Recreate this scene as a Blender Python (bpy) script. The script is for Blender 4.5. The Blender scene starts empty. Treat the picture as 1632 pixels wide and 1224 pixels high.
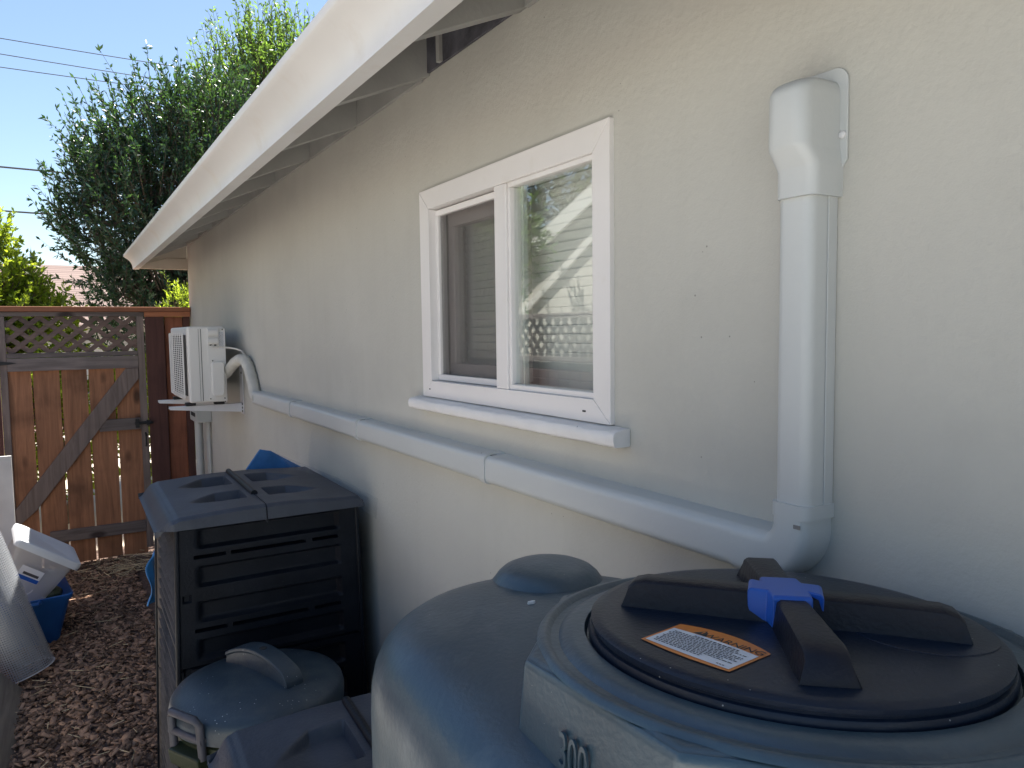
import bpy, bmesh, math, random
import numpy as np
from mathutils import Vector, Matrix
PI = math.pi
R_ = math.radians
random.seed(7)
rng = np.random.default_rng(7)
S = bpy.context.scene
COL = S.collection
H = 1.87                                   # eye height: heights below are given from the eye, the ground is at -H

# ------------------------------------------------------------------ camera, sky, sun, exposure
cam = bpy.data.cameras.new('camera')
cam_o = bpy.data.objects.new('camera', cam)
COL.objects.link(cam_o)
cam.sensor_fit = 'HORIZONTAL'
cam.sensor_width = 36.0
cam.lens = 36.0 * 1180.0 / 1632.0
cam.clip_start = 0.02
cam.clip_end = 600
yaw, pitch, roll = R_(31.5), R_(-4.06), R_(-0.76)
f = Vector((math.sin(yaw) * math.cos(pitch), math.cos(yaw) * math.cos(pitch), math.sin(pitch)))
r0 = Vector((math.cos(yaw), -math.sin(yaw), 0))
u0 = r0.cross(f)
rr = r0 * math.cos(roll) + u0 * math.sin(roll)
uu = -r0 * math.sin(roll) + u0 * math.cos(roll)
cam_o.matrix_world = Matrix(((rr.x, uu.x, -f.x, -1.0), (rr.y, uu.y, -f.y, 0.0), (rr.z, uu.z, -f.z, H), (0, 0, 0, 1)))
S.camera = cam_o

SUN = Vector((0.32, 0.36, 0.85)).normalized()
w = bpy.data.worlds.new('World')
S.world = w
w.use_nodes = True
nt = w.node_tree
sky = nt.nodes.new('ShaderNodeTexSky')
sky.sky_type = 'NISHITA'
sky.sun_disc = False
sky.sun_elevation = math.asin(SUN.z)
sky.sun_rotation = math.atan2(SUN.x, SUN.y)
sky.air_density = 1.0
sky.dust_density = 0.3
sky.ozone_density = 1.0
nt.links.new(sky.outputs[0], nt.nodes['Background'].inputs[0])
nt.nodes['Background'].inputs[1].default_value = 0.056
sl = bpy.data.lights.new('sun', 'SUN')
sl.energy = 5.0
sl.angle = R_(0.55)
sl.color = (1.0, 0.95, 0.87)
so = bpy.data.objects.new('sun', sl)
COL.objects.link(so)
so.rotation_euler = SUN.to_track_quat('Z', 'Y').to_euler()
so.location = SUN * 30
S.view_settings.view_transform = 'Standard'
S.view_settings.look = 'None'
S.view_settings.exposure = 1.74
S.view_settings.gamma = 1.0
S.cycles.max_bounces = 8
S.cycles.transparent_max_bounces = 24

# ------------------------------------------------------------------ materials
def nmat(name):
    m = bpy.data.materials.new(name)
    m.use_nodes = True
    return m, m.node_tree, m.node_tree.nodes['Principled BSDF']

def mat(name, col, rough=0.6, var=0.12, vscale=6.0, bump=0.0, bscale=200.0, metal=0.0, stretch=(1, 1, 1), spec=0.5,
        dust=None, dscale=3.0, dlo=0.52, dhi=0.72, island=0.0, objvar=0.0, speck=None, sscale=60.0, sth=0.08):
    m, t, b = nmat(name)
    N = t.nodes.new
    L = t.links.new
    tc = N('ShaderNodeTexCoord')
    mp = N('ShaderNodeMapping')
    mp.inputs['Scale'].default_value = stretch
    L(tc.outputs['Object'], mp.inputs[0])
    n = N('ShaderNodeTexNoise')
    n.inputs['Scale'].default_value = vscale
    n.inputs['Detail'].default_value = 6
    L(mp.outputs[0], n.inputs['Vector'])
    rp = N('ShaderNodeValToRGB')
    rp.color_ramp.elements[0].position = 0.3
    rp.color_ramp.elements[1].position = 0.7
    rp.color_ramp.elements[0].color = [c * (1 - var) for c in col] + [1]
    rp.color_ramp.elements[1].color = [min(1, c * (1 + var)) for c in col] + [1]
    L(n.outputs['Fac'], rp.inputs[0])
    out = rp.outputs[0]
    def mix(a, fac, bcol, mode='MIX'):
        x = N('ShaderNodeMix')
        x.data_type = 'RGBA'
        x.blend_type = mode
        L(a, x.inputs['A'])
        if isinstance(fac, float): x.inputs['Factor'].default_value = fac
        else: L(fac, x.inputs['Factor'])
        if isinstance(bcol, (tuple, list)): x.inputs['B'].default_value = list(bcol) + [1]
        else: L(bcol, x.inputs['B'])
        return x.outputs['Result']
    if dust:
        n2 = N('ShaderNodeTexNoise')
        n2.inputs['Scale'].default_value = dscale
        n2.inputs['Detail'].default_value = 8
        n2.inputs['Roughness'].default_value = 0.65
        L(tc.outputs['Object'], n2.inputs['Vector'])
        mr = N('ShaderNodeMapRange')
        mr.inputs['From Min'].default_value = dlo
        mr.inputs['From Max'].default_value = dhi
        L(n2.outputs['Fac'], mr.inputs[0])
        out = mix(out, mr.outputs[0], dust)
    if speck:
        v = N('ShaderNodeTexVoronoi')
        v.inputs['Scale'].default_value = sscale
        L(tc.outputs['Object'], v.inputs['Vector'])
        lt = N('ShaderNodeMath')
        lt.operation = 'LESS_THAN'
        lt.inputs[1].default_value = sth
        L(v.outputs['Distance'], lt.inputs[0])
        n3 = N('ShaderNodeTexNoise')
        n3.inputs['Scale'].default_value = sscale * 0.12
        L(tc.outputs['Object'], n3.inputs['Vector'])
        gt = N('ShaderNodeMath')
        gt.operation = 'GREATER_THAN'
        gt.inputs[1].default_value = 0.54
        L(n3.outputs['Fac'], gt.inputs[0])
        mu = N('ShaderNodeMath')
        mu.operation = 'MULTIPLY'
        L(lt.outputs[0], mu.inputs[0])
        L(gt.outputs[0], mu.inputs[1])
        out = mix(out, mu.outputs[0], speck)
    if island or objvar:
        src = N('ShaderNodeNewGeometry').outputs['Random Per Island'] if island else N('ShaderNodeObjectInfo').outputs['Random']
        k = island or objvar
        mr = N('ShaderNodeMapRange')
        mr.inputs['To Min'].default_value = 1 - k
        mr.inputs['To Max'].default_value = 1 + k
        L(src, mr.inputs[0])
        cb = N('ShaderNodeCombineColor')
        for i in range(3): L(mr.outputs[0], cb.inputs[i])
        out = mix(out, 1.0, cb.outputs[0], 'MULTIPLY')
    L(out, b.inputs['Base Color'])
    b.inputs['Roughness'].default_value = rough
    b.inputs['Metallic'].default_value = metal
    b.inputs['Specular IOR Level'].default_value = spec
    if bump:
        nb = N('ShaderNodeTexNoise')
        nb.inputs['Scale'].default_value = bscale
        nb.inputs['Detail'].default_value = 5
        L(mp.outputs[0], nb.inputs['Vector'])
        bp = N('ShaderNodeBump')
        bp.inputs['Strength'].default_value = bump
        bp.inputs['Distance'].default_value = 0.01
        L(nb.outputs['Fac'], bp.inputs['Height'])
        L(bp.outputs[0], b.inputs['Normal'])
    return m

def wood(name, col, axis, dark=(0.05, 0.03, 0.02), knots=0.75, rough=0.8, var=0.35, stain=None):
    m, t, b = nmat(name)
    N = t.nodes.new
    L = t.links.new
    tc = N('ShaderNodeTexCoord')
    oi = N('ShaderNodeObjectInfo')
    ad = N('ShaderNodeVectorMath')
    ad.operation = 'ADD'
    cx = N('ShaderNodeCombineXYZ')
    ml = N('ShaderNodeMath')
    ml.operation = 'MULTIPLY'
    ml.inputs[1].default_value = 37.0
    L(oi.outputs['Random'], ml.inputs[0])
    for i in range(3): L(ml.outputs[0], cx.inputs[i])
    L(tc.outputs['Object'], ad.inputs[0])
    L(cx.outputs[0], ad.inputs[1])
    mp = N('ShaderNodeMapping')
    s = [14.0, 14.0, 14.0]
    s[axis] = 0.9
    mp.inputs['Scale'].default_value = s
    L(ad.outputs[0], mp.inputs[0])
    n = N('ShaderNodeTexNoise')
    n.inputs['Scale'].default_value = 2.2
    n.inputs['Detail'].default_value = 9
    n.inputs['Roughness'].default_value = 0.62
    n.inputs['Distortion'].default_value = 0.8
    L(mp.outputs[0], n.inputs['Vector'])
    rp = N('ShaderNodeValToRGB')
    e = rp.color_ramp.elements
    e[0].position = 0.30
    e[1].position = 0.72
    e[0].color = [c * (1 - var) for c in col] + [1]
    e[1].color = [c * (1 + var) for c in col] + [1]
    L(n.outputs['Fac'], rp.inputs[0])
    out = rp.outputs[0]
    mp2 = N('ShaderNodeMapping')
    s2 = [7.0, 7.0, 7.0]
    s2[axis] = 3.2
    mp2.inputs['Scale'].default_value = s2
    L(ad.outputs[0], mp2.inputs[0])
    v = N('ShaderNodeTexVoronoi')
    v.inputs['Scale'].default_value = knots
    L(mp2.outputs[0], v.inputs['Vector'])
    mr = N('ShaderNodeMapRange')
    mr.inputs['From Min'].default_value = 0.10
    mr.inputs['From Max'].default_value = 0.2
    mr.inputs['To Min'].default_value = 0.85
    mr.inputs['To Max'].default_value = 0.0
    L(v.outputs['Distance'], mr.inputs[0])
    x = N('ShaderNodeMix')
    x.data_type = 'RGBA'
    L(mr.outputs[0], x.inputs['Factor'])
    L(out, x.inputs['A'])
    x.inputs['B'].default_value = list(dark) + [1]
    out = x.outputs['Result']
    n2 = N('ShaderNodeTexNoise')
    n2.inputs['Scale'].default_value = 3.0
    n2.inputs['Detail'].default_value = 4
    L(ad.outputs[0], n2.inputs['Vector'])
    mr2 = N('ShaderNodeMapRange')
    mr2.inputs['From Min'].default_value = 0.52
    mr2.inputs['From Max'].default_value = 0.75
    mr2.inputs['To Max'].default_value = 0.6
    L(n2.outputs['Fac'], mr2.inputs[0])
    x2 = N('ShaderNodeMix')
    x2.data_type = 'RGBA'
    L(mr2.outputs[0], x2.inputs['Factor'])
    L(out, x2.inputs['A'])
    x2.inputs['B'].default_value = list(stain or dark) + [1]
    out = x2.outputs['Result']
    mrr = N('ShaderNodeMapRange')
    mrr.inputs['To Min'].default_value = 0.75
    mrr.inputs['To Max'].default_value = 1.2
    L(oi.outputs['Random'], mrr.inputs[0])
    cb = N('ShaderNodeCombineColor')
    for i in range(3): L(mrr.outputs[0], cb.inputs[i])
    x3 = N('ShaderNodeMix')
    x3.data_type = 'RGBA'
    x3.blend_type = 'MULTIPLY'
    x3.inputs['Factor'].default_value = 1
    L(out, x3.inputs['A'])
    L(cb.outputs[0], x3.inputs['B'])
    L(x3.outputs['Result'], b.inputs['Base Color'])
    b.inputs['Roughness'].default_value = rough
    bp = N('ShaderNodeBump')
    bp.inputs['Strength'].default_value = 0.35
    bp.inputs['Distance'].default_value = 0.004
    L(n.outputs['Fac'], bp.inputs['Height'])
    L(bp.outputs[0], b.inputs['Normal'])
    return m

def leafmat(name, col, trans, rough=0.4, k=0.45, tfac=0.35):
    m, t, b = nmat(name)
    N = t.nodes.new
    L = t.links.new
    g = N('ShaderNodeNewGeometry')
    def ramp(c):
        rp = N('ShaderNodeValToRGB')
        rp.color_ramp.elements[0].color = [x * (1 - k) for x in c] + [1]
        rp.color_ramp.elements[1].color = [x * (1 + k) for x in c] + [1]
        L(g.outputs['Random Per Island'], rp.inputs[0])
        return rp.outputs[0]
    L(ramp(col), b.inputs['Base Color'])
    b.inputs['Roughness'].default_value = rough
    tr = N('ShaderNodeBsdfTranslucent')
    L(ramp(trans), tr.inputs[0])
    mx = N('ShaderNodeMixShader')
    mx.inputs[0].default_value = tfac
    L(b.outputs[0], mx.inputs[1])
    L(tr.outputs[0], mx.inputs[2])
    L(mx.outputs[0], t.nodes['Material Output'].inputs[0])
    return m

def glassmat(name, tint=(0.97, 0.99, 0.98), ior=1.52, extra=0.0):
    m, t, b = nmat(name)
    N = t.nodes.new
    L = t.links.new
    tr = N('ShaderNodeBsdfTransparent')
    tr.inputs[0].default_value = list(tint) + [1]
    gl = N('ShaderNodeBsdfGlossy')
    gl.inputs['Roughness'].default_value = 0.0
    gl.inputs['Color'].default_value = (1, 1, 1, 1)
    fr = N('ShaderNodeFresnel')
    ad = N('ShaderNodeMath')
    ad.operation = 'ADD'
    ad.inputs[1].default_value = extra
    ge = N('ShaderNodeNewGeometry')
    mi = N('ShaderNodeMapRange')
    mi.inputs['To Min'].default_value = ior
    mi.inputs['To Max'].default_value = 1.0 / ior
    L(ge.outputs['Backfacing'], mi.inputs[0])
    L(mi.outputs[0], fr.inputs['IOR'])
    L(fr.outputs[0], ad.inputs[0])
    mx = N('ShaderNodeMixShader')
    L(ad.outputs[0], mx.inputs[0])
    L(tr.outputs[0], mx.inputs[1])
    L(gl.outputs[0], mx.inputs[2])
    L(mx.outputs[0], t.nodes['Material Output'].inputs[0])
    return m

def veil(name, col, alpha, rough=0.7, uvgrid=None, trans=False):
    """a thin cloth, screen or clear plastic: partly see-through; uvgrid = cells per uv unit makes a woven wire grid"""
    m, t, b = nmat(name)
    N = t.nodes.new
    L = t.links.new
    b.inputs['Base Color'].default_value = list(col) + [1]
    b.inputs['Roughness'].default_value = rough
    tr = N('ShaderNodeBsdfTransparent')
    mx = N('ShaderNodeMixShader')
    mx.inputs[0].default_value = alpha
    if uvgrid:
        uv = N('ShaderNodeUVMap')
        sp = N('ShaderNodeSeparateXYZ')
        L(uv.outputs[0], sp.inputs[0])
        outs = []
        for i, (k, wd) in enumerate(uvgrid):
            a = N('ShaderNodeMath'); a.operation = 'MULTIPLY'; a.inputs[1].default_value = k
            L(sp.outputs[i], a.inputs[0])
            fr = N('ShaderNodeMath'); fr.operation = 'FRACT'
            L(a.outputs[0], fr.inputs[0])
            lt = N('ShaderNodeMath'); lt.operation = 'LESS_THAN'; lt.inputs[1].default_value = wd
            L(fr.outputs[0], lt.inputs[0])
            outs.append(lt)
        mxx = N('ShaderNodeMath'); mxx.operation = 'MAXIMUM'
        L(outs[0].outputs[0], mxx.inputs[0])
        L(outs[1].outputs[0], mxx.inputs[1])
        mr = N('ShaderNodeMapRange')
        mr.inputs['To Min'].default_value = alpha
        mr.inputs['To Max'].default_value = 0.95
        L(mxx.outputs[0], mr.inputs[0])
        L(mr.outputs[0], mx.inputs[0])
    src = b.outputs[0]
    if trans:
        tl = N('ShaderNodeBsdfTranslucent')
        tl.inputs[0].default_value = list(col) + [1]
        m2 = N('ShaderNodeMixShader')
        m2.inputs[0].default_value = 0.5
        L(b.outputs[0], m2.inputs[1])
        L(tl.outputs[0], m2.inputs[2])
        src = m2.outputs[0]
    L(tr.outputs[0], mx.inputs[1])
    L(src, mx.inputs[2])
    L(mx.outputs[0], t.nodes['Material Output'].inputs[0])
    return m

def stucco(name, col):
    m = mat(name, col, 0.9, 0.05, 1.3, 0.0, dust=[c * 0.9 for c in col], dscale=2.0, dlo=0.5, dhi=0.8, speck=[c * 0.55 for c in col], sscale=26, sth=0.05)
    t = m.node_tree
    N = t.nodes.new
    L = t.links.new
    tc = N('ShaderNodeTexCoord')
    a = N('ShaderNodeTexNoise'); a.inputs['Scale'].default_value = 60; a.inputs['Detail'].default_value = 7; a.inputs['Roughness'].default_value = 0.65
    v = N('ShaderNodeTexNoise'); v.inputs['Scale'].default_value = 7; v.inputs['Detail'].default_value = 3
    L(tc.outputs['Object'], a.inputs['Vector'])
    L(tc.outputs['Object'], v.inputs['Vector'])
    ml = N('ShaderNodeMath'); ml.operation = 'MULTIPLY_ADD'; ml.inputs[1].default_value = 0.55
    L(v.outputs['Fac'], ml.inputs[0])
    L(a.outputs['Fac'], ml.inputs[2])
    bp = N('ShaderNodeBump'); bp.inputs['Strength'].default_value = 0.20; bp.inputs['Distance'].default_value = 0.012
    L(ml.outputs[0], bp.inputs['Height'])
    L(bp.outputs[0], t.nodes['Principled BSDF'].inputs['Normal'])
    b = t.nodes['Principled BSDF']
    src = b.inputs['Base Color'].links[0].from_socket
    mp = N('ShaderNodeMapping'); mp.inputs['Scale'].default_value = (9, 9, 0.5)
    L(tc.outputs['Object'], mp.inputs[0])
    st = N('ShaderNodeTexNoise'); st.inputs['Scale'].default_value = 1.0; st.inputs['Detail'].default_value = 7
    L(mp.outputs[0], st.inputs['Vector'])
    mr = N('ShaderNodeMapRange'); mr.inputs['From Min'].default_value = 0.5; mr.inputs['From Max'].default_value = 0.78; mr.inputs['To Max'].default_value = 0.16
    L(st.outputs['Fac'], mr.inputs[0])
    x = N('ShaderNodeMix'); x.data_type = 'RGBA'
    L(mr.outputs[0], x.inputs['Factor']); L(src, x.inputs['A'])
    x.inputs['B'].default_value = [c * k for c, k in zip(col, (0.80, 0.79, 0.76))] + [1]
    L(x.outputs['Result'], b.inputs['Base Color'])
    return m

M = dict(
    stucco=stucco('greige_stucco', (0.525, 0.518, 0.475)),
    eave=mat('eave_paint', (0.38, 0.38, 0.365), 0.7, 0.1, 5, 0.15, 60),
    eave_lit=mat('bounce_lit_eave_paint', (0.55, 0.50, 0.42), 0.7, 0.08, 5),  # eave paint made lighter and warmer: bounced light put into the colour
    gutter=mat('gutter_paint', (0.71, 0.705, 0.695), 0.42, 0.05, 2.5, 0.0, dust=(0.64, 0.60, 0.55), dscale=4, dlo=0.55, dhi=0.8),
    vent=mat('vent_screen', (0.10, 0.10, 0.12), 0.9, 0.5, 14, 0.3, 300),
    white=mat('white_vinyl', (0.80, 0.78, 0.77), 0.4, 0.03, 4, dust=(0.70, 0.66, 0.60), dscale=6, dlo=0.6, dhi=0.9),
    sill=mat('white_painted_sill', (0.80, 0.79, 0.78), 0.5, 0.05, 8, 0.5, 25, speck=(0.25, 0.24, 0.24), sscale=30, sth=0.06),
    greyframe=mat('taupe_sash', (0.50, 0.46, 0.44), 0.5, 0.06, 6),
    slit=mat('dark_gap', (0.03, 0.03, 0.03), 0.8),
    blind=mat('blind_slats', (0.80, 0.79, 0.76), 0.6, 0.04, 3),
    room=mat('dim_room', (0.25, 0.24, 0.23), 0.9),
    screen=veil('insect_screen', (0.13, 0.12, 0.115), 0.28, 0.8),
    glass=glassmat('window_glass', extra=0.04),
    duct=mat('duct_plastic', (0.55, 0.575, 0.575), 0.40, 0.03, 3, 0.05, 90),
    hose=mat('pipe_wrap', (0.60, 0.59, 0.54), 0.6, 0.12, 14, 0.4, 35),
    cable=mat('white_cable', (0.72, 0.70, 0.66), 0.5),
    acbody=mat('ac_enamel', (0.78, 0.77, 0.74), 0.4, 0.03, 4),
    acdark=mat('ac_dark', (0.06, 0.06, 0.06), 0.7),
    galv=mat('painted_steel', (0.72, 0.72, 0.74), 0.45, 0.06, 9, metal=0.0),
    rubber=mat('black_rubber', (0.02, 0.02, 0.022), 0.7),
    pvc=mat('grey_pvc', (0.50, 0.51, 0.49), 0.5, 0.05, 6),
    board=wood('cedar_board', (0.36, 0.168, 0.088), 2, (0.05, 0.025, 0.015), 0.7),
    redboard=wood('red_fence_board', (0.36, 0.13, 0.07), 2, (0.10, 0.03, 0.02), 0.3, var=0.25),
    darkboard=wood('dark_fence_board', (0.10, 0.042, 0.034), 2, (0.05, 0.02, 0.018), 0.3, var=0.25),
    cap=wood('fence_cap', (0.38, 0.15, 0.075), 0, (0.15, 0.06, 0.04), 0.3, var=0.2),
    rail=wood('weathered_rail', (0.20, 0.165, 0.15), 0, (0.035, 0.022, 0.022), 0.8, stain=(0.10, 0.085, 0.08)),
    stile=wood('weathered_stile', (0.20, 0.155, 0.135), 2, (0.03, 0.025, 0.022), 0.5, stain=(0.10, 0.085, 0.08)),
    lattice=wood('weathered_lattice', (0.21, 0.145, 0.12), 0, (0.06, 0.04, 0.035), 0.3),
    plank=wood('grey_plank', (0.36, 0.35, 0.33), 1, (0.18, 0.17, 0.16), 0.3, stain=(0.25, 0.24, 0.23)),
    iron=mat('black_iron', (0.015, 0.015, 0.016), 0.5),
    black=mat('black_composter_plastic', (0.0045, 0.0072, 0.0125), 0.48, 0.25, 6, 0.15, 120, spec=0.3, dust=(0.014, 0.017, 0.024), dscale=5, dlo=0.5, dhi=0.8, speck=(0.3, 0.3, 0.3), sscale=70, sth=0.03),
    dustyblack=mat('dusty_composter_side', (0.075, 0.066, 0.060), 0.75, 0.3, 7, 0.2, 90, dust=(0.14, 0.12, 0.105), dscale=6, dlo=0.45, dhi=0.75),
    blacklid=mat('lighter_composter_lid', (0.042, 0.051, 0.070), 0.5, 0.2, 5, 0.15, 120, dust=(0.080, 0.092, 0.112), dscale=6, dlo=0.5, dhi=0.8, speck=(0.4, 0.4, 0.4), sscale=60, sth=0.02),  # lighter and bluer than the front panels
    binlid=mat('sky_tinted_bin_lid', (0.038, 0.060, 0.080), 0.40, 0.15, 8, 0.1, 150, dust=(0.10, 0.12, 0.12), dscale=7, dlo=0.52, dhi=0.8, speck=(0.6, 0.62, 0.62), sscale=75, sth=0.10),  # bluish tone carries the sky reflection in the colour
    bin=mat('green_bin_body', (0.032, 0.042, 0.020), 0.45, 0.2, 6, 0.1, 150, speck=(0.4, 0.4, 0.38), sscale=60, sth=0.03),
    binloop=mat('grey_bin_handle', (0.085, 0.085, 0.10), 0.5, 0.15, 30),
    tank=mat('sky_tinted_tank', (0.032, 0.066, 0.092), 0.38, 0.2, 6, 0.10, 130, spec=0.8, dust=(0.105, 0.14, 0.16), dscale=9, dlo=0.54, dhi=0.82, speck=(0.34, 0.38, 0.38), sscale=60, sth=0.035),  # blue added to the base colour for the reflected sky
    tanklid=mat('sky_tinted_tank_lid', (0.0075, 0.0150, 0.031), 0.36, 0.3, 10, 0.08, 200, spec=0.3, dust=(0.034, 0.041, 0.056), dscale=9, dlo=0.54, dhi=0.80, speck=(0.4, 0.4, 0.38), sscale=70, sth=0.05),  # black plastic with the blue sheen of the sky mixed in
    handle=mat('black_lid_handle', (0.008, 0.010, 0.018), 0.42, 0.2, 10, 0.12, 160, spec=0.25, dust=(0.022, 0.025, 0.034), dscale=14),
    bluep=mat('blue_plastic', (0.012, 0.09, 0.42), 0.4, 0.08, 9),
    orange=mat('label_orange', (0.68, 0.22, 0.04), 0.4, 0.03),
    paper=mat('label_white', (0.72, 0.74, 0.78), 0.4, 0.03),
    ink=mat('label_ink', (0.03, 0.03, 0.035), 0.5),
    inkgrey=mat('label_print', (0.06, 0.06, 0.07), 0.5),
    bird=mat('white_droppings', (0.7, 0.72, 0.72), 0.8, 0.2, 60),
    tub=mat('blue_tub', (0.012, 0.10, 0.34), 0.45, 0.12, 7),
    tarp=mat('blue_tarp', (0.03, 0.20, 0.50), 0.5, 0.15, 12, 0.4, 18),
    sheet=mat('blue_sheet', (0.06, 0.21, 0.50), 0.26, 0.25, 9, 0.2, 14),
    film=veil('clear_film', (0.75, 0.8, 0.85), 0.07, 0.2),
    tote=veil('frosted_plastic', (0.72, 0.74, 0.74), 0.72, 0.45, trans=True),
    totelid=mat('white_lid_plastic', (0.66, 0.68, 0.70), 0.45, 0.04, 6),
    mesh=veil('wire_cloth', (0.34, 0.36, 0.39), 0.05, 0.4, uvgrid=((1, 0.2), (1, 0.2))),
    panel=mat('pale_board', (0.62, 0.62, 0.60), 0.7, 0.1, 6),
    chip=mat('bark_chips', (0.30, 0.185, 0.120), 0.85, 0.3, 20, island=0.75),
    straw=mat('dry_straw', (0.58, 0.45, 0.27), 0.8, 0.2, 9, island=0.45),
    soil=mat('mulch_soil', (0.11, 0.070, 0.054), 0.95, 0.5, 18, 0.8, 40, dust=(0.20, 0.13, 0.10), dscale=30, dlo=0.45, dhi=0.65),
    paving=mat('pale_paving', (0.48, 0.42, 0.34), 0.9, 0.1, 4, 0.2, 60),
    concrete=mat('bounce_concrete', (0.52, 0.51, 0.475), 0.9, 0.1, 2, 0.2, 60),  # only for the added slabs that bounce sunlight
    shadelattice=wood('shade_toned_lattice', (0.085, 0.065, 0.052), 1, (0.03, 0.025, 0.02), 0.3),  # wood darkened so that the sunlit lattice looks shaded
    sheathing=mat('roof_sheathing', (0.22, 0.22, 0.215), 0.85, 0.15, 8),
    bark=mat('tree_bark', (0.10, 0.075, 0.055), 0.9, 0.3, 15, 0.6, 40),
    leafdark=leafmat('dark_leaves', (0.028, 0.060, 0.038), (0.10, 0.22, 0.03), 0.35, 0.5, 0.22),
    leafmid=leafmat('mid_leaves', (0.045, 0.095, 0.030), (0.25, 0.42, 0.05), 0.38, 0.5, 0.4),
    leaflight=leafmat('light_leaves', (0.11, 0.17, 0.022), (0.46, 0.58, 0.04), 0.45, 0.45, 0.5),
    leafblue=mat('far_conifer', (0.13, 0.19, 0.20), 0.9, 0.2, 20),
    wire=mat('power_cable', (0.03, 0.03, 0.033), 0.6),
    nwall=mat('neighbour_siding', (0.60, 0.58, 0.53), 0.85, 0.06, 3),
    ntrim=mat('neighbour_trim', (0.82, 0.81, 0.78), 0.6, 0.03, 3),
    pole=mat('pole_wood', (0.13, 0.10, 0.08), 0.9, 0.2, 10),
)

def shingles():
    m, t, b = nmat('pink_brown_shingles')
    N = t.nodes.new
    L = t.links.new
    uv = N('ShaderNodeUVMap')
    br = N('ShaderNodeTexBrick')
    br.inputs['Scale'].default_value = 1.0
    br.inputs['Color1'].default_value = (0.19, 0.135, 0.12, 1)
    br.inputs['Color2'].default_value = (0.24, 0.175, 0.155, 1)
    br.inputs['Mortar'].default_value = (0.09, 0.06, 0.052, 1)
    br.inputs['Mortar Size'].default_value = 0.018
    br.inputs['Brick Width'].default_value = 40.0
    br.inputs['Row Height'].default_value = 0.16
    L(uv.outputs[0], br.inputs['Vector'])
    L(br.outputs['Color'], b.inputs['Base Color'])
    b.inputs['Roughness'].default_value = 0.95
    return m
M['shingle'] = shingles()

# ------------------------------------------------------------------ builders
ROOT = {}
def thing(name, label, cat, loc, group=None, rotz=0.0):
    o = bpy.data.objects.new(name, None)
    o.empty_display_size = 0.1
    COL.objects.link(o)
    o.location = (loc[0], loc[1], loc[2] + H)
    o.rotation_euler = (0, 0, rotz)
    o['label'] = label
    o['category'] = cat
    if group: o['group'] = group
    ROOT[o] = Vector(loc)
    return o

def tag(o, label, cat, group=None):
    o['label'] = label
    o['category'] = cat
    if group: o['group'] = group
    return o

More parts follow.
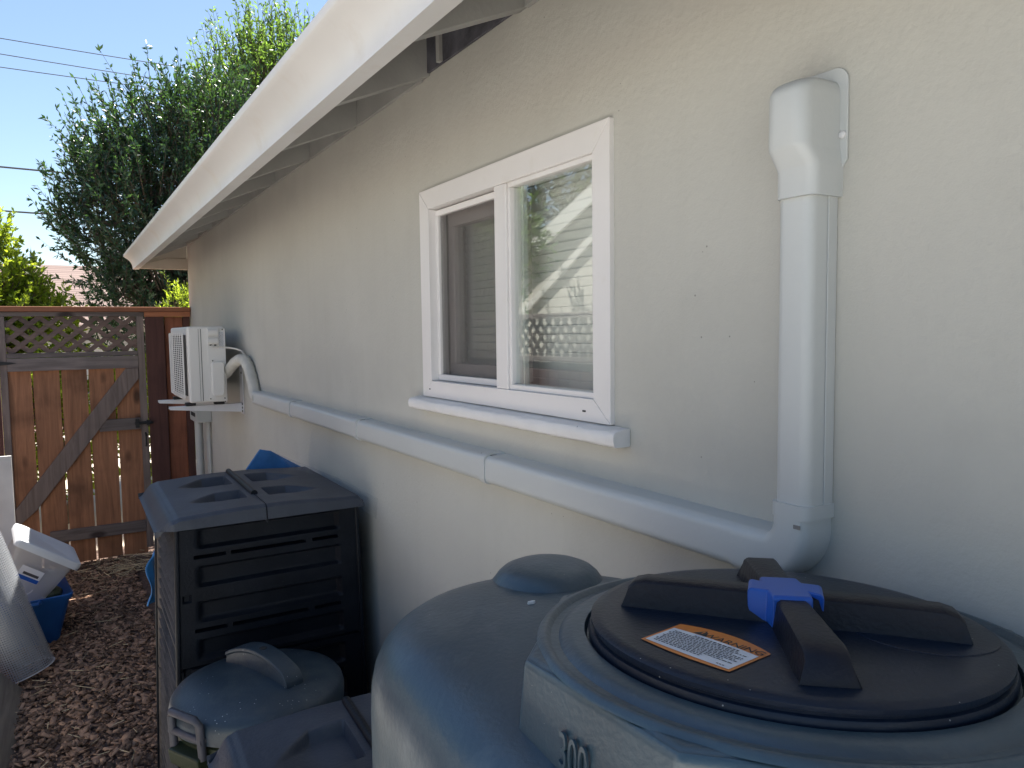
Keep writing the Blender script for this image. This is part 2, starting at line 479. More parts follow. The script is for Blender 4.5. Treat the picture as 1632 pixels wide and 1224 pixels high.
class MB:
    def __init__(s):
        s.v = []
        s.f = []
        s.uv = {}
    def add(s, vs, fs):
        n = len(s.v)
        s.v += [tuple(p) for p in vs]
        s.f += [tuple(i + n for i in q) for q in fs]
        return s
    def box(s, x0, x1, y0, y1, z0, z1):
        vs = [(x, y, z) for z in (z0, z1) for y in (y0, y1) for x in (x0, x1)]
        return s.add(vs, [(0, 2, 3, 1), (4, 5, 7, 6), (0, 1, 5, 4), (2, 6, 7, 3), (0, 4, 6, 2), (1, 3, 7, 5)])
    def beam(s, p, q, wd, ht, up=(0, 0, 1)):
        p, q = Vector(p), Vector(q)
        d = (q - p).normalized()
        sd = d.cross(Vector(up)).normalized()
        u = sd.cross(d).normalized()
        vs = []
        for e in (p, q):
            for a, b in ((-1, -1), (1, -1), (1, 1), (-1, 1)):
                vs.append(e + sd * (a * wd / 2) + u * (b * ht / 2))
        return s.add(vs, [(3, 2, 1, 0), (4, 5, 6, 7), (0, 1, 5, 4), (1, 2, 6, 5), (2, 3, 7, 6), (3, 0, 4, 7)])
    def prism(s, poly, axis, a, b):
        """poly: 2D points in the plane of the two other axes (x,y,z order), extruded along axis from a to b"""
        def P(p, t):
            q = list(p)
            q.insert(axis, t)
            return q
        n = len(poly)
        vs = [P(p, a) for p in poly] + [P(p, b) for p in poly]
        fs = [tuple(range(n))[::-1], tuple(range(n, 2 * n))] + [(i, (i + 1) % n, n + (i + 1) % n, n + i) for i in range(n)]
        return s.add(vs, fs)
    def loft(s, rings, cap0=True, cap1=True, closed=True):
        n = len(rings[0])
        vs = [p for r in rings for p in r]
        fs = []
        for k in range(len(rings) - 1):
            for i in range(n if closed else n - 1):
                j = (i + 1) % n
                fs.append((k * n + i, k * n + j, (k + 1) * n + j, (k + 1) * n + i))
        if cap0: fs.append(tuple(range(n))[::-1])
        if cap1: fs.append(tuple((len(rings) - 1) * n + i for i in range(n)))
        return s.add(vs, fs)
    def lathe(s, c, prof, n=64, cap0=False, cap1=True):
        rings = [[(c[0] + r * math.cos(2 * PI * i / n), c[1] + r * math.sin(2 * PI * i / n), c[2] + z) for i in range(n)] for r, z in prof]
        return s.loft(rings, cap0, cap1)
    def tube(s, pts, rad, n=10, flat=1.0, up=(0, 0, 1)):
        pts = [Vector(p) for p in pts]
        rings = []
        for i, p in enumerate(pts):
            d = (pts[min(i + 1, len(pts) - 1)] - pts[max(i - 1, 0)]).normalized()
            u = Vector(up)
            if abs(d.dot(u)) > 0.95: u = Vector((1, 0, 0))
            sd = d.cross(u).normalized()
            u = sd.cross(d).normalized()
            r = rad[i] if isinstance(rad, (list, tuple)) else rad
            rings.append([p + sd * (math.cos(2 * PI * k / n) * r) + u * (math.sin(2 * PI * k / n) * r * flat) for k in range(n)])
        return s.loft(rings)
    def grid(s, fn, nu, nv):
        """fn(u,v) in 0..1 -> point"""
        vs = [fn(i / nu, j / nv) for j in range(nv + 1) for i in range(nu + 1)]
        fs = [(j * (nu + 1) + i, j * (nu + 1) + i + 1, (j + 1) * (nu + 1) + i + 1, (j + 1) * (nu + 1) + i) for j in range(nv) for i in range(nu)]
        return s.add(vs, fs)
    def build(s, name, m, parent=None, bevel=0.0, seg=2, smooth=35, loc=None, recalc=True, solid=0.0):
        base = ROOT[parent] if parent is not None else Vector(loc or (0, 0, 0))
        off = base if (parent is not None or loc) else Vector((0, 0, -H))
        me = bpy.data.meshes.new(name)
        me.from_pydata([(p[0] - off.x, p[1] - off.y, p[2] - off.z) for p in s.v], [], s.f)
        if recalc:
            bm = bmesh.new()
            bm.from_mesh(me)
            bmesh.ops.recalc_face_normals(bm, faces=bm.faces)
            bm.to_mesh(me)
            bm.free()
        if smooth:
            me.shade_smooth()
            me.set_sharp_from_angle(angle=R_(smooth))
        me.materials.append(M[m] if isinstance(m, str) else m)
        o = bpy.data.objects.new(name, me)
        COL.objects.link(o)
        if parent is not None:
            o.parent = parent
            ROOT[o] = base
        elif loc:
            o.location = (loc[0], loc[1], loc[2] + H)
            ROOT[o] = Vector(loc)
        else:
            ROOT[o] = off
        if solid:
            md = o.modifiers.new('thick', 'SOLIDIFY')
            md.thickness = solid
            md.offset = 0
        if bevel:
            md = o.modifiers.new('bevel', 'BEVEL')
            md.width = bevel
            md.segments = seg
            md.limit_method = 'ANGLE'
            md.angle_limit = R_(40)
            md.harden_normals = True
        return o

def text_mesh(txt, size, origin, xdir, ydir, extrude, name, m, parent, sx=1.0, align='LEFT'):
    cu = bpy.data.curves.new('txt', 'FONT')
    cu.body = txt
    cu.size = size
    cu.extrude = extrude
    cu.align_x = align
    o = bpy.data.objects.new('txt', cu)
    COL.objects.link(o)
    bpy.context.view_layer.update()
    dg = bpy.context.evaluated_depsgraph_get()
    me = bpy.data.meshes.new_from_object(o.evaluated_get(dg))
    bpy.data.objects.remove(o)
    X, Y = Vector(xdir).normalized(), Vector(ydir).normalized()
    Z = X.cross(Y)
    b = MB()
    O = Vector(origin)
    b.add([O + X * (v.co.x * sx) + Y * v.co.y + Z * v.co.z for v in me.vertices], [tuple(p.vertices) for p in me.polygons])
    bpy.data.meshes.remove(me)
    return b.build(name, m, parent, smooth=0)

def np_mesh(name, V, F, m, parent=None, loc=None):
    """V (n,3) in eye-height coordinates, F (k,4) or (k,3)"""
    base = np.array(ROOT[parent]) if parent is not None else np.array(loc if loc else (0, 0, -H), float)
    me = bpy.data.meshes.new(name)
    k = F.shape[1]
    me.vertices.add(len(V))
    me.vertices.foreach_set('co', (V - base).astype(np.float32).ravel())
    me.loops.add(F.size)
    me.loops.foreach_set('vertex_index', F.astype(np.int32).ravel())
    me.polygons.add(len(F))
    me.polygons.foreach_set('loop_start', np.arange(0, F.size, k, dtype=np.int32))
    me.polygons.foreach_set('loop_total', np.full(len(F), k, dtype=np.int32))
    me.update(calc_edges=True)
    me.validate()
    me.materials.append(M[m])
    o = bpy.data.objects.new(name, me)
    COL.objects.link(o)
    if parent is not None:
        o.parent = parent
    elif loc:
        o.location = (loc[0], loc[1], loc[2] + H)
    return o

def structure(o):
    o['kind'] = 'structure'
    return o

def clamp(x, a=0.0, b=1.0): return max(a, min(b, x))
def sstep(x, a, b):
    t = clamp((x - a) / (b - a))
    return t * t * (3 - 2 * t)

# ------------------------------------------------------------------ ground
g = MB().grid(lambda u, v: (-150 + 300 * u, -150 + 300 * v, -H), 2, 2)
structure(g.build('ground', 'soil', smooth=0))
g = MB().grid(lambda u, v: (-9 + 18 * u, 7.35 + 9 * v, -H + 0.004), 1, 1)
structure(g.build('pavement', 'paving', smooth=0))

g = MB().grid(lambda u, v: (-12 + 9.45 * u, -14 + 28 * v, -H + 0.008), 1, 1)
structure(g.build('bounce_slab', 'concrete', smooth=0))  # unseen pale slab, added to bounce sunlight onto the house wall
g = MB().grid(lambda u, v: (-2.545 + .80 * u, -8 + 14.9 * v, -H + 0.012), 1, 1)
structure(g.build('bounce_strip', 'concrete', smooth=0))  # out of view, added to throw sunlight up under the eave

# ------------------------------------------------------------------ the house
YC = 7.0                                   # the far corner of the wall
WT = 0.79                                  # top of the wall
house = thing('house', 'greige stucco house with white gutter and open rafter eaves, right side of the side yard', 'house', (0, 3, -H))
W = dict(y0=1.265, y1=2.10, z0=-0.16, z1=0.387)   # hole for the window
b = MB()
Y0 = -3.0
b.box(0, .14, Y0, W['y0'], -H - .05, WT)
b.box(0, .14, W['y1'], YC, -H - .05, WT)
b.box(0, .14, W['y0'], W['y1'], -H - .05, W['z0'])
b.box(0, .14, W['y0'], W['y1'], W['z1'], WT)
b.box(.14, 7, YC - .14, YC, -H - .05, WT)
b.box(.14, 7, Y0, Y0 + .14, -H - .05, WT)
b.box(7, 7.14, Y0, YC, -H - .05, WT)
for y in (Y0, YC - .14): b.prism([(.0, WT), (7.14, WT), (3.57, WT + 1.5)], 1, y, y + .14)
# join the boxes of the front face so that no seam shows
wall_o = b.build('wall', 'stucco', house, smooth=0)
# the roof: two slopes, sheathing seen from below
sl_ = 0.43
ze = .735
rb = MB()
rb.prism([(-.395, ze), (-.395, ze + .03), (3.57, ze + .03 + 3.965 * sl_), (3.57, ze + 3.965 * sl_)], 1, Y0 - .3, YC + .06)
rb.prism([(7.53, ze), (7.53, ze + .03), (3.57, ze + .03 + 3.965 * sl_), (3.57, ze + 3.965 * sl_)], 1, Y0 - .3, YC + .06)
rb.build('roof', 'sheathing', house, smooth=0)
# rafters, 0.6 m apart
for y in [-2.1, -1.5, -.9, -.3, .3, .95, 1.55, 2.1, 2.7, 3.3, 3.9, 4.5, 5.1, 5.7, 6.3, 6.9]:
    r = MB()
    r.prism([(-.375, .612), (-.375, .738), (.0, .738 + .375 * sl_), (.0, .612 + .375 * sl_)], 1, y - .021, y + .021)
    r.build('rafter', 'eave', house, bevel=.003)
# blocks between the rafters
ys = [-2.1, -1.5, -.9, -.3, .3, .95, 1.55, 2.1, 2.7, 3.3, 3.9, 4.5, 5.1, 5.7, 6.3, 6.9]
for a, c in zip(ys, ys[1:]):
    if a == 1.55:
        vb = MB().box(-.012, -.004, a + .023, c - .023, WT - .012, .905).build('eave_vent', 'vent', house)
        MB().box(-.024, -.0125, c - .13, c - .11, WT - .01, .89).build('vent_batten', 'eave', vb)
    else:
        MB().box(-.016, -.004, a + .023, c - .023, WT - .022, .905).build('frieze_block', 'eave', house)
# gutter: ogee front, narrow flat bottom
prof = [(-.380, .735), (-.380, .565), (-.425, .563)]
for i in range(1, 13):
    t = i / 12
    prof.append((-.425 - .062 * (t ** 2.1) * (1 - .06 * math.sin(PI * t)), .563 + .100 * t ** .80))
prof += [(-.490, .668), (-.491, .684), (-.484, .688), (-.482, .676), (-.470, .672), (-.40, .60), (-.395, .70)]
gt = MB().prism(prof, 1, Y0, YC + .03)
gut = gt.build('gutter', 'gutter', house, smooth=50)
# end board that boxes in the eave at the corner
e = MB()
e.prism([(-.37, .570), (0.0, .570), (0.0, .665), (-.16, .665), (-.37, .60)], 1, YC - .012, YC + .02)
e.build('eave_end_board', 'eave_lit', house, bevel=.002)
e = MB()
e.prism([(-.37, .602), (-.16, .667), (0, .667), (0, .79), (-.37, .735)], 1, YC + .002, YC + .016)
e.build('lit_eave_panel', 'eave_lit', house)  # light panel standing in for the lit inside of the eave

# window
win = MB()
fx0, fx1 = -.012, .05
oy0, oy1, oz0, oz1 = 1.217, 2.155, -.2005, .437
iy0, iy1, iz0, iz1 = 1.275, 2.091, -.150, .377
# mitred flat frame, four members
def member(p, q, r, s):
    MBw.add([(fx0, *p), (fx0, *q), (fx0, *r), (fx0, *s), (fx1, *p), (fx1, *q), (fx1, *r), (fx1, *s)],
            [(0, 1, 2, 3), (7, 6, 5, 4), (0, 4, 5, 1), (1, 5, 6, 2), (2, 6, 7, 3), (3, 7, 4, 0)])
MBw = MB()
e_ = .0008
member((oy0, oz0), (oy1, oz0), (iy1 - e_, iz0), (iy0 + e_, iz0))
member((oy0, oz1), (oy1, oz1), (iy1 - e_, iz1), (iy0 + e_, iz1))
member((oy0, oz0 + e_), (oy0, oz1 - e_), (iy0, iz1 - e_), (iy0, iz0 + e_))
member((oy1, oz0 + e_), (oy1, oz1 - e_), (iy1, iz1 - e_), (iy1, iz0 + e_))
wf = MBw.build('window', 'white', house, bevel=.0015)
MB().box(-.010, .05, 1.636, 1.695, iz0, iz1).build('mullion', 'white', wf, bevel=.003)
MB().box(-.0125, -.0118, 1.302, 1.314, -.180, -.176).build('weep_hole', 'slit', wf)
MB().box(-.0125, -.0118, 2.100, 2.108, -.178, -.174).build('weep_hole', 'slit', wf)
def rectframe(y0, y1, z0, z1, wd, x0, x1, name, m, wb=None):
    wb = wb or wd
    q = MB()
    q.box(x0, x1, y0, y1, z1 - wd, z1)
    q.box(x0, x1, y0, y1, z0, z0 + wb)
    q.box(x0, x1, y0, y0 + wd, z0 + wb, z1 - wd)
    q.box(x0, x1, y1 - wd, y1, z0 + wb, z1 - wd)
    return q.build(name, m, wf, bevel=.002)
# fixed lite on the right
rectframe(iy0, 1.636, iz0, iz1, .012, -.004, .04, 'glazing_bead', 'white', .014)
MB().box(.008, .012, iy0 + .012, 1.624, iz0 + .014, iz1 - .012).build('glass_pane', 'glass', wf)
MB().box(.016, .028, 1.592, 1.603, iz0 + .014, iz1 - .012).build('lite_spacer', 'pvc', wf)
# sliding half on the left: white screen frame, mesh, taupe sash with its own glass behind
rectframe(1.697, iy1, iz0 + .002, iz1 - .004, .018, .012, .030, 'screen_frame', 'white')
MB().box(.020, .022, 1.715, iy1 - .018, iz0 + .020, iz1 - .022).build('insect_screen', 'screen', wf)
rectframe(1.660, iy1 - .004, iz0 + .012, iz1 - .012, .042, .052, .085, 'sash_frame', 'greyframe')
MB().box(.066, .070, 1.702, iy1 - .046, iz0 + .054, iz1 - .054).build('glass_pane', 'glass', wf)
# blind: 1 inch slats, nearly closed
bl = MB()
z = iz0 + .01
while z < .40:
    bl.beam((.118, 1.28, z), (.118, 2.09, z), .004, .028, up=(-.35, 0, 1))
    z += .0235
bl.build('blind', 'blind', wf, smooth=0)
rm = MB()
rm.box(.14, 2.2, .5, 3.0, -.75, -.73).box(.14, 2.2, .5, 3.0, .75, .77).box(2.2, 2.22, .5, 3.0, -.75, .77).box(.14, 2.2, .48, .5, -.75, .77).box(.14, 2.2, 3.0, 3.02, -.75, .77)
rm.build('room', 'room', wf, smooth=0)
sillp = [(.0, -.241), (-.038, -.2405), (-.044, -.236), (-.046, -.225), (-.0445, -.214), (-.040, -.2085), (-.02, -.2045), (.0, -.203)]
ss = MB()
n_ = 40
rings = []
for k in range(n_ + 1):
    y = 1.166 + (2.200 - 1.166) * k / n_
    rings.append([(x + random.uniform(-.0007, .0007), y, zz + random.uniform(-.0007, .0007)) for x, zz in sillp])
ss.loft(rings)
ss.build('sill', 'sill', wf, bevel=.002, smooth=50)

# ------------------------------------------------------------------ line-set cover on the wall
def roundrect(w_, d_, r_, n=5):
    """open-backed profile: across (0..w), out from the wall (0..d); returns a closed polyline"""
    pts = [(0, 0)]
    for i in range(n + 1):
        a = PI - (PI / 2) * i / n
        pts.append((r_ + r_ * math.cos(a), d_ - r_ + r_ * math.sin(a)))
    for i in range(n + 1):
        a = PI / 2 - (PI / 2) * i / n
        pts.append((w_ - r_ + r_ * math.cos(a), d_ - r_ + r_ * math.sin(a)))
    pts.append((w_, 0))
    return pts
duct = thing('line_set_cover', 'pale grey plastic pipe duct running under the window and up the wall', 'pipe cover', (0, 2.2, -.40))
DZ = -.398
def hrun(y0, y1, grow=0.0, name='duct_run'):
    q = MB()
    pr = roundrect(.075 + 2 * grow, .060 + grow, .018)
    q.loft([[(-d, y, DZ - grow + a) for a, d in pr] for y in (y0, y1)])
    o = q.build(name, 'duct', duct, smooth=40)
    return o
hrun(.835, 1.690)
hrun(1.690, 2.665)
hrun(2.665, 3.600)
hrun(3.600, 4.40)
for y, wdt in ((1.690, .030), (2.665, .030), (3.600, .030)):
    hrun(y - wdt / 2, y + wdt / 2, .0034, 'coupling')
for y in (1.690, 2.665, 3.600):
    for k in (-1, 1):
        MB().box(-.0485, -.030, y + k * .024 - .0012, y + k * .024 + .0012, DZ + .0745, DZ + .0757).build('clip_slot', 'slit', duct)
# base strip that shows beside the upright
MB().box(-.022, -.001, .6965, .6985, -.27, .195).build('duct_base', 'duct', duct, bevel=.001)
# elbow at the near end: swept from the horizontal run into the upright
q = MB()
pr = roundrect(.078, .064, .019)
rings = []
for y in (.842, .815): rings.append([(-d, y, DZ - .002 + a) for a, d in pr])
cy, cz = .776, -.300                       # inner corner of the bend
for i in range(0, 11):
    an = PI / 2 * i / 10
    rin = .012
    ring = []
    for a, d in pr:
        rad = rin + (.078 - a) * (1 - .17 * i / 10)
        ring.append((-d, cy - rad * math.sin(an), cz - rad * math.cos(an) - .010 * (1 - i / 10)))
    rings.append(ring)
for zz in (-.292, -.280): rings.append([(-d, cy - .012 - (.078 - a) * .83, zz) for a, d in pr])
q.loft(rings)
q.build('elbow', 'duct', duct, smooth=40)
def vrun(z0, z1, grow, name, taper=0.0):
    q = MB()
    rings = []
    for k, zz in enumerate((z0, z1)):
        pr = roundrect(.0615 + 2 * grow, .060 + grow, .016)
        rings.append([(-d, .7605 + grow - a, zz) for a, d in pr])
    q.loft(rings)
    return q.build(name, 'duct', duct, smooth=40)
vrun(-.272, .20, 0, 'duct_run')
vrun(-.290, -.268, .0045, 'coupling')
MB().box(-.0652, -.0640, .706, .718, -.303, -.297).build('screw_slot', 'room', duct)
# wall cap: a hood with a stepped, rounded top, on a flat back plate
q = MB()
rings = []
def cap_ring(zz, wd, dp, rad, shift=0.0):
    pr = roundrect(wd, dp, rad)
    rings.append([(-d, .7605 + (wd - .070) * .25 - a + shift, zz) for a, d in pr])
cap_ring(.192, .071, .067, .017)
cap_ring(.232, .072, .068, .018)
cap_ring(.237, .073, .070, .018)
cap_ring(.259, .071, .086, .020, .002)
cap_ring(.265, .071, .089, .022, .0025)
cap_ring(.336, .070, .090, .024, .0025)
for i in range(1, 8):
    a = PI / 2 * i / 7
    cap_ring(.336 + .024 * math.sin(a), .070 - .018 * (1 - math.cos(a)), .090 - .034 * (1 - math.cos(a)), .024 - .003 * (1 - math.cos(a)), .0025 - .004 * (1 - math.cos(a)))
q.loft(rings)
hood = q.build('wall_cap', 'duct', duct, smooth=40)
pl = [(.785, .225), (.681, .238), (.681, .345)]
pl = []
for i in range(7):
    a = PI / 2 * i / 6
    pl.append((.703 - .022 * math.sin(PI / 2 - a) , .358 + .022 * math.sin(a)))
pl = [(.785, .24), (.693, .228), (.681, .245)] + pl + [(.785, .380)]
MB().prism(pl, 0, -.0045, -.0005).build('back_plate', 'duct', hood, bevel=.001)
q = MB()
q.lathe((0, 0, 0), [(.0055, 0), (.0055, .003), (.003, .005)], 14)
sc = MB().add([(-.0045 - z, .688 + x, .281 + y) for x, y, z in q.v], q.f)
sc.build('screw', 'galv', hood)

# ------------------------------------------------------------------ outdoor unit of the heat pump
ac = thing('heat_pump_unit', 'white outdoor heat pump unit mounted on the wall by the wooden gate', 'air conditioner', (-.21, 5.25, -.42))
ax0, ax1, ay0, ay1, az0, az1 = -.325, -.112, 4.86, 5.62, -.412, .055
MB().box(ax0, ax1, ay0, ay1, az0, az1).build('casing', 'acbody', ac, bevel=.014, seg=3)
q = MB()
q.box(ax1 - .10, ax1 + .004, ay0 - .004, ay0 + .03, az0 + .004, az1 - .012)
q.build('side_cover', 'acbody', ac, bevel=.003)
MB().box(ax0 + .075, ax0 + .078, ay0 - .0015, ay0 + .0, az0 + .01, az1 - .015).build('panel_seam', 'slit', ac)
MB().box(ax0 + .062, ax0 + .0635, ay0 - .0015, ay0 + .0, az0 + .01, az1 - .015).build('panel_seam', 'slit', ac)
# fan grille on the yard side
gr = MB()
gx = ax0 - .022
gy0, gy1, gz0, gz1 = ay0 + .05, ay1 - .12, az0 + .03, az1 - .04
for k in range(30):
    z = gz0 + (gz1 - gz0) * k / 29
    gr.beam((gx, gy0, z), (gx, gy1, z), .003, .0042)
for k in range(8):
    y = gy0 + (gy1 - gy0) * k / 7
    gr.beam((gx - .003, y, gz0), (gx - .003, y, gz1), .004, .004, up=(1, 0, 0))
for y in (gy0, gy1): gr.box(gx - .003, gx + .004, y - .004, y + .004, gz0, gz1)
for z in (gz0, gz1): gr.box(gx - .003, gx + .004, gy0, gy1, z - .004, z + .004)
gr.build('fan_grille', 'acbody', ac, smooth=0)
q = MB()
q.box(ax0 - .003, ax0 - .0005, gy0 + .01, gy1 - .01, gz0 + .01, gz1 - .01)
q.build('fan_opening', 'acdark', ac)
# two rounded terminal covers, one above the other
for z in (-.035, .018):
    q = MB()
    rings = []
    for k in range(9):
        a = PI * k / 8
        rings.append([(xx, ay0 - .004 - .026 * math.sin(a) ** .6, z - .022 * math.cos(a)) for xx in (ax1 - .098, ax1 - .094, ax1 - .044, ax1 - .040)])
    q.loft(rings, False, False, closed=False)
    for xx in (ax1 - .098, ax1 - .040):
        q.add([(xx, ay0 - .004 - .026 * math.sin(PI * k / 8) ** .6, z - .022 * math.cos(PI * k / 8)) for k in range(9)], [tuple(range(9))])
    q.build('terminal_cover', 'acbody', ac, smooth=50)
for xx in (ax1 - .083, ax1 - .057):
    MB().beam((xx, ay0 - .012, -.064), (xx, ay0 - .012, -.052), .013, .012, up=(0, 1, 0)).build('cable_gland', 'rubber', ac, bevel=.003)
q = MB()
q.prism([(ax1 - .088, -.175), (ax1 - .088, -.345), (ax1 - .078, -.375), (ax1 - .022, -.375), (ax1 - .012, -.345), (ax1 - .012, -.175), (ax1 - .022, -.162), (ax1 - .078, -.162)], 1, ay0 - .036, ay0 - .006)
q.build('valve_cover', 'acbody', ac, bevel=.009, seg=3)
q = MB()
q.box(ax1 - .102, ax1 - .001, ay0 - .007, ay0 - .0045, -.395, -.150)
q.build('valve_plate', 'acbody', ac, bevel=.001)
# rating plate with lines of small print
lb = MB().box(ax1 - .034, ax1 - .006, ay0 - .0055, ay0 - .0045, -.085, .022).build('rating_label', 'paper', ac)
q = MB()
for k in range(13):
    z = .016 - k * .0077
    x = ax1 - .032
    while x < ax1 - .010:
        l = random.uniform(.003, .009)
        q.box(x, min(x + l, ax1 - .008), ay0 - .0062, ay0 - .0058, z - .0018, z)
        x += l + .002
q.build('small_print', 'inkgrey', lb, smooth=0)
for xx, zz in ((ax1 - .09, .034), (ax1 - .012, .036), (ax1 - .095, -.39), (ax1 - .075, -.156), (ax1 - .012, -.39)):
    q = MB().lathe((0, 0, 0), [(.004, 0), (.004, .003), (.002, .004)], 10)
    MB().add([(xx + x, ay0 - .0065 - z, zz + y) for x, y, z in q.v], q.f).build('screw', 'acdark', ac)
for yy in (4.93, 5.50):
    for xx in (ax0 + .0, ax1 - .045):
        MB().box(xx - .018, xx + .04, yy - .03, yy + .03, -.432, -.4135).build('foot', 'rubber', ac, bevel=.004)
# control cable from the terminals to the wall
MB().tube([(ax1 - .083, ay0 - .012, -.062), (ax1 - .075, ay0 - .02, -.068), (-.15, ay0 - .01, -.072), (-.09, 4.86, -.078), (-.05, 4.84, -.085), (-.022, 4.80, -.10), (-.008, 4.76, -.14)], .0055, 8).build('control_cable', 'cable', ac)
# brackets that carry it
for i, (yy, lab) in enumerate(((4.945, 'nearer white steel bracket under the heat pump unit, screwed to the wall'), (5.50, 'farther white steel bracket under the heat pump unit, beside the gate'))):
    br = thing('wall_bracket', lab, 'bracket', (0, yy, -.45), 'brackets under the heat pump')
    q = MB()
    q.box(-.006, -.001, yy - .045, yy + .045, -.505, -.20)
    pl_ = q.build('wall_plate', 'galv', br, bevel=.002)
    for zz in (-.485, -.463, -.44, -.24):
        c = MB().lathe((0, 0, 0), [(.007, 0), (.007, .003), (.004, .005)], 12)
        MB().add([(-.006 - z, yy - .022 + x, zz + y) for x, y, z in c.v], c.f).build('bolt', 'acdark', pl_)
    q = MB()
    q.prism([(-.006, -.490), (-.006, -.434), (-.43, -.434), (-.44, -.440), (-.43, -.452)], 1, yy - .022, yy - .019)
    q.box(-.435, -.0065, yy - .019, yy + .022, -.4365, -.4335)
    q.build('arm', 'galv', br, bevel=.001)
# wrapped pipe from the unit to the duct
hs = MB()
pts = [(ax1 - .02, 4.93, -.262), (-.105, 4.90, -.24), (-.085, 4.84, -.20), (-.060, 4.76, -.158), (-.042, 4.68, -.150), (-.036, 4.60, -.175), (-.034, 4.535, -.225), (-.034, 4.48, -.285), (-.034, 4.44, -.335), (-.033, 4.40, -.358), (-.033, 4.36, -.361)]
P = [Vector(p) for p in pts]
fine = []
for i in range(len(P) - 1):
    p0, p1, p2, p3 = P[max(i - 1, 0)], P[i], P[i + 1], P[min(i + 2, len(P) - 1)]
    for k in range(6):
        t = k / 6
        fine.append(.5 * ((2 * p1) + (-p0 + p2) * t + (2 * p0 - 5 * p1 + 4 * p2 - p3) * t * t + (-p0 + 3 * p1 - 3 * p2 + p3) * t ** 3))
fine.append(P[-1])
hs.tube(fine, [.033 + .0012 * math.sin(i * 1.7) for i in range(len(fine))], 14)
tag(hs.build('wrapped_pipe', 'hose', loc=(-.034, 4.5, -.33)), 'cream wrapped pipe bundle arching from the heat pump unit into the wall duct', 'pipe')

# disconnect box and conduits
db = thing('disconnect_box', 'small grey electrical box on the wall below the heat pump unit, conduits running down', 'electrical box', (-.03, 6.2, -.66))
MB().box(-.112, -.001, 6.10, 6.42, -.672, -.545).build('box', 'pvc', db, bevel=.004)
MB().box(-.1145, -.1125, 6.16, 6.36, -.63, -.60).build('handle_recess', 'slit', db)
for x, y, r in ((-.075, 6.26, .030), (-.020, 6.20, .010), (-.018, 6.145, .012)):
    MB().tube([(x, y, -.672), (x, y, -1.3), (x, y, -H)], r, 14).build('conduit', 'pvc', db)

# ------------------------------------------------------------------ gate and fence
GY = 6.95
gate = thing('wooden_gate', 'cedar board gate with lattice top, diagonal brace and black latch', 'gate', (-.86, GY, -H))
bx = [-1.372, -1.180, -.988, -.797, -.602, -.408]
for i in range(5):
    g_ = .0065
    zb = -1.845 + random.uniform(-.01, .006)
    MB().box(bx[i] + g_, bx[i + 1] - g_, GY + .02, GY + .038, zb, -.20).build('board', 'board', gate, bevel=.002)
MB().box(-1.385, -.366, GY - .012, GY + .05, .168, .204).build('top_rail', 'rail', gate, bevel=.003)
MB().box(-.425, -.372, GY - .014, GY + .0185, -1.80, .1675).build('stile', 'stile', gate, bevel=.003)
MB().box(-1.385, -1.338, GY - .014, GY + .0185, -1.80, .1675).build('stile', 'stile', gate, bevel=.003)
MB().box(-1.337, -.426, GY - .022, GY + .0, -.262, -.160).build('middle_rail', 'rail', gate, bevel=.003)
MB().box(-1.337, -.426, GY - .016, GY + .012, -.158, -.120).build('middle_rail', 'rail', gate, bevel=.003)
MB().box(-1.12, -.426, GY - .020, GY + .0185, -1.655, -1.562).build('bottom_rail', 'rail', gate, bevel=.003)
MB().box(-.735, -.426, GY - .018, GY + .0185, -.780, -.684).build('latch_rail', 'rail', gate, bevel=.003)
q = MB().prism([(-.520, -.264), (-.428, -.264), (-.428, -.352), (-1.20, -1.37), (-1.312, -1.47), (-1.337, -1.47), (-1.337, -1.345)], 1, GY - .024, GY + .0185)
q.build('diagonal_brace', 'stile', gate, bevel=.003)
def lattice(x0, x1, z0, z1, y, ang, sp, wd, th, axis_y=True, X=None):
    """two crossing layers of slats clipped to a rectangle; axis_y: plane of constant y, else plane of constant x=X"""
    q = MB()
    for layer, sgn in ((0, 1), (1, -1)):
        dx, dz = math.cos(ang), sgn * math.sin(ang)
        nx, nz = -dz, dx
        c = [(x - x0) * nx + (z - z0) * nz for x in (x0, x1) for z in (z0, z1)]
        t = min(c) + random.uniform(0, sp)
        while t < max(c):
            tt = t + random.uniform(-.008, .008)
            px, pz = x0 + nx * tt, z0 + nz * tt
            lo, hi = -1e9, 1e9
            for p, d, a, b_ in ((px, dx, x0, x1), (pz, dz, z0, z1)):
                s1, s2 = (a - p) / d, (b_ - p) / d
                lo, hi = max(lo, min(s1, s2)), min(hi, max(s1, s2))
            if hi - lo > .03:
                A, B = (px + dx * lo, pz + dz * lo), (px + dx * hi, pz + dz * hi)
                yy = (y or 0) + layer * (th + .001)
                if axis_y: q.beam((A[0], yy, A[1]), (B[0], yy, B[1]), wd, th, up=(0, 1, 0))
                else: q.beam((X + layer * (th + .001), A[0], A[1]), (X + layer * (th + .001), B[0], B[1]), wd, th, up=(1, 0, 0))
            t += sp
    return q
lattice(-1.34, -.424, -.122, .17, GY + .012, R_(40), .085, .036, .007).build('lattice', 'lattice', gate, smooth=0)
lt = MB()
lt.box(-.475, -.345, GY - .030, GY - .0185, -.740, -.715)
lt.tube([(-.46, GY - .038, -.728), (-.335, GY - .038, -.728)], .007, 10)
lt.box(-.470, -.440, GY - .042, GY - .0185, -.765, -.690)
lt.box(-.385, -.360, GY - .042, GY - .0185, -.750, -.705)
lt.build('latch', 'iron', gate, bevel=.002)
hd = MB().tube([(-.395, GY - .015, -.815), (-.395, GY - .045, -.83), (-.395, GY - .045, -.91), (-.395, GY - .015, -.925)], .007, 10)
hd.build('pull_handle', 'iron', gate)
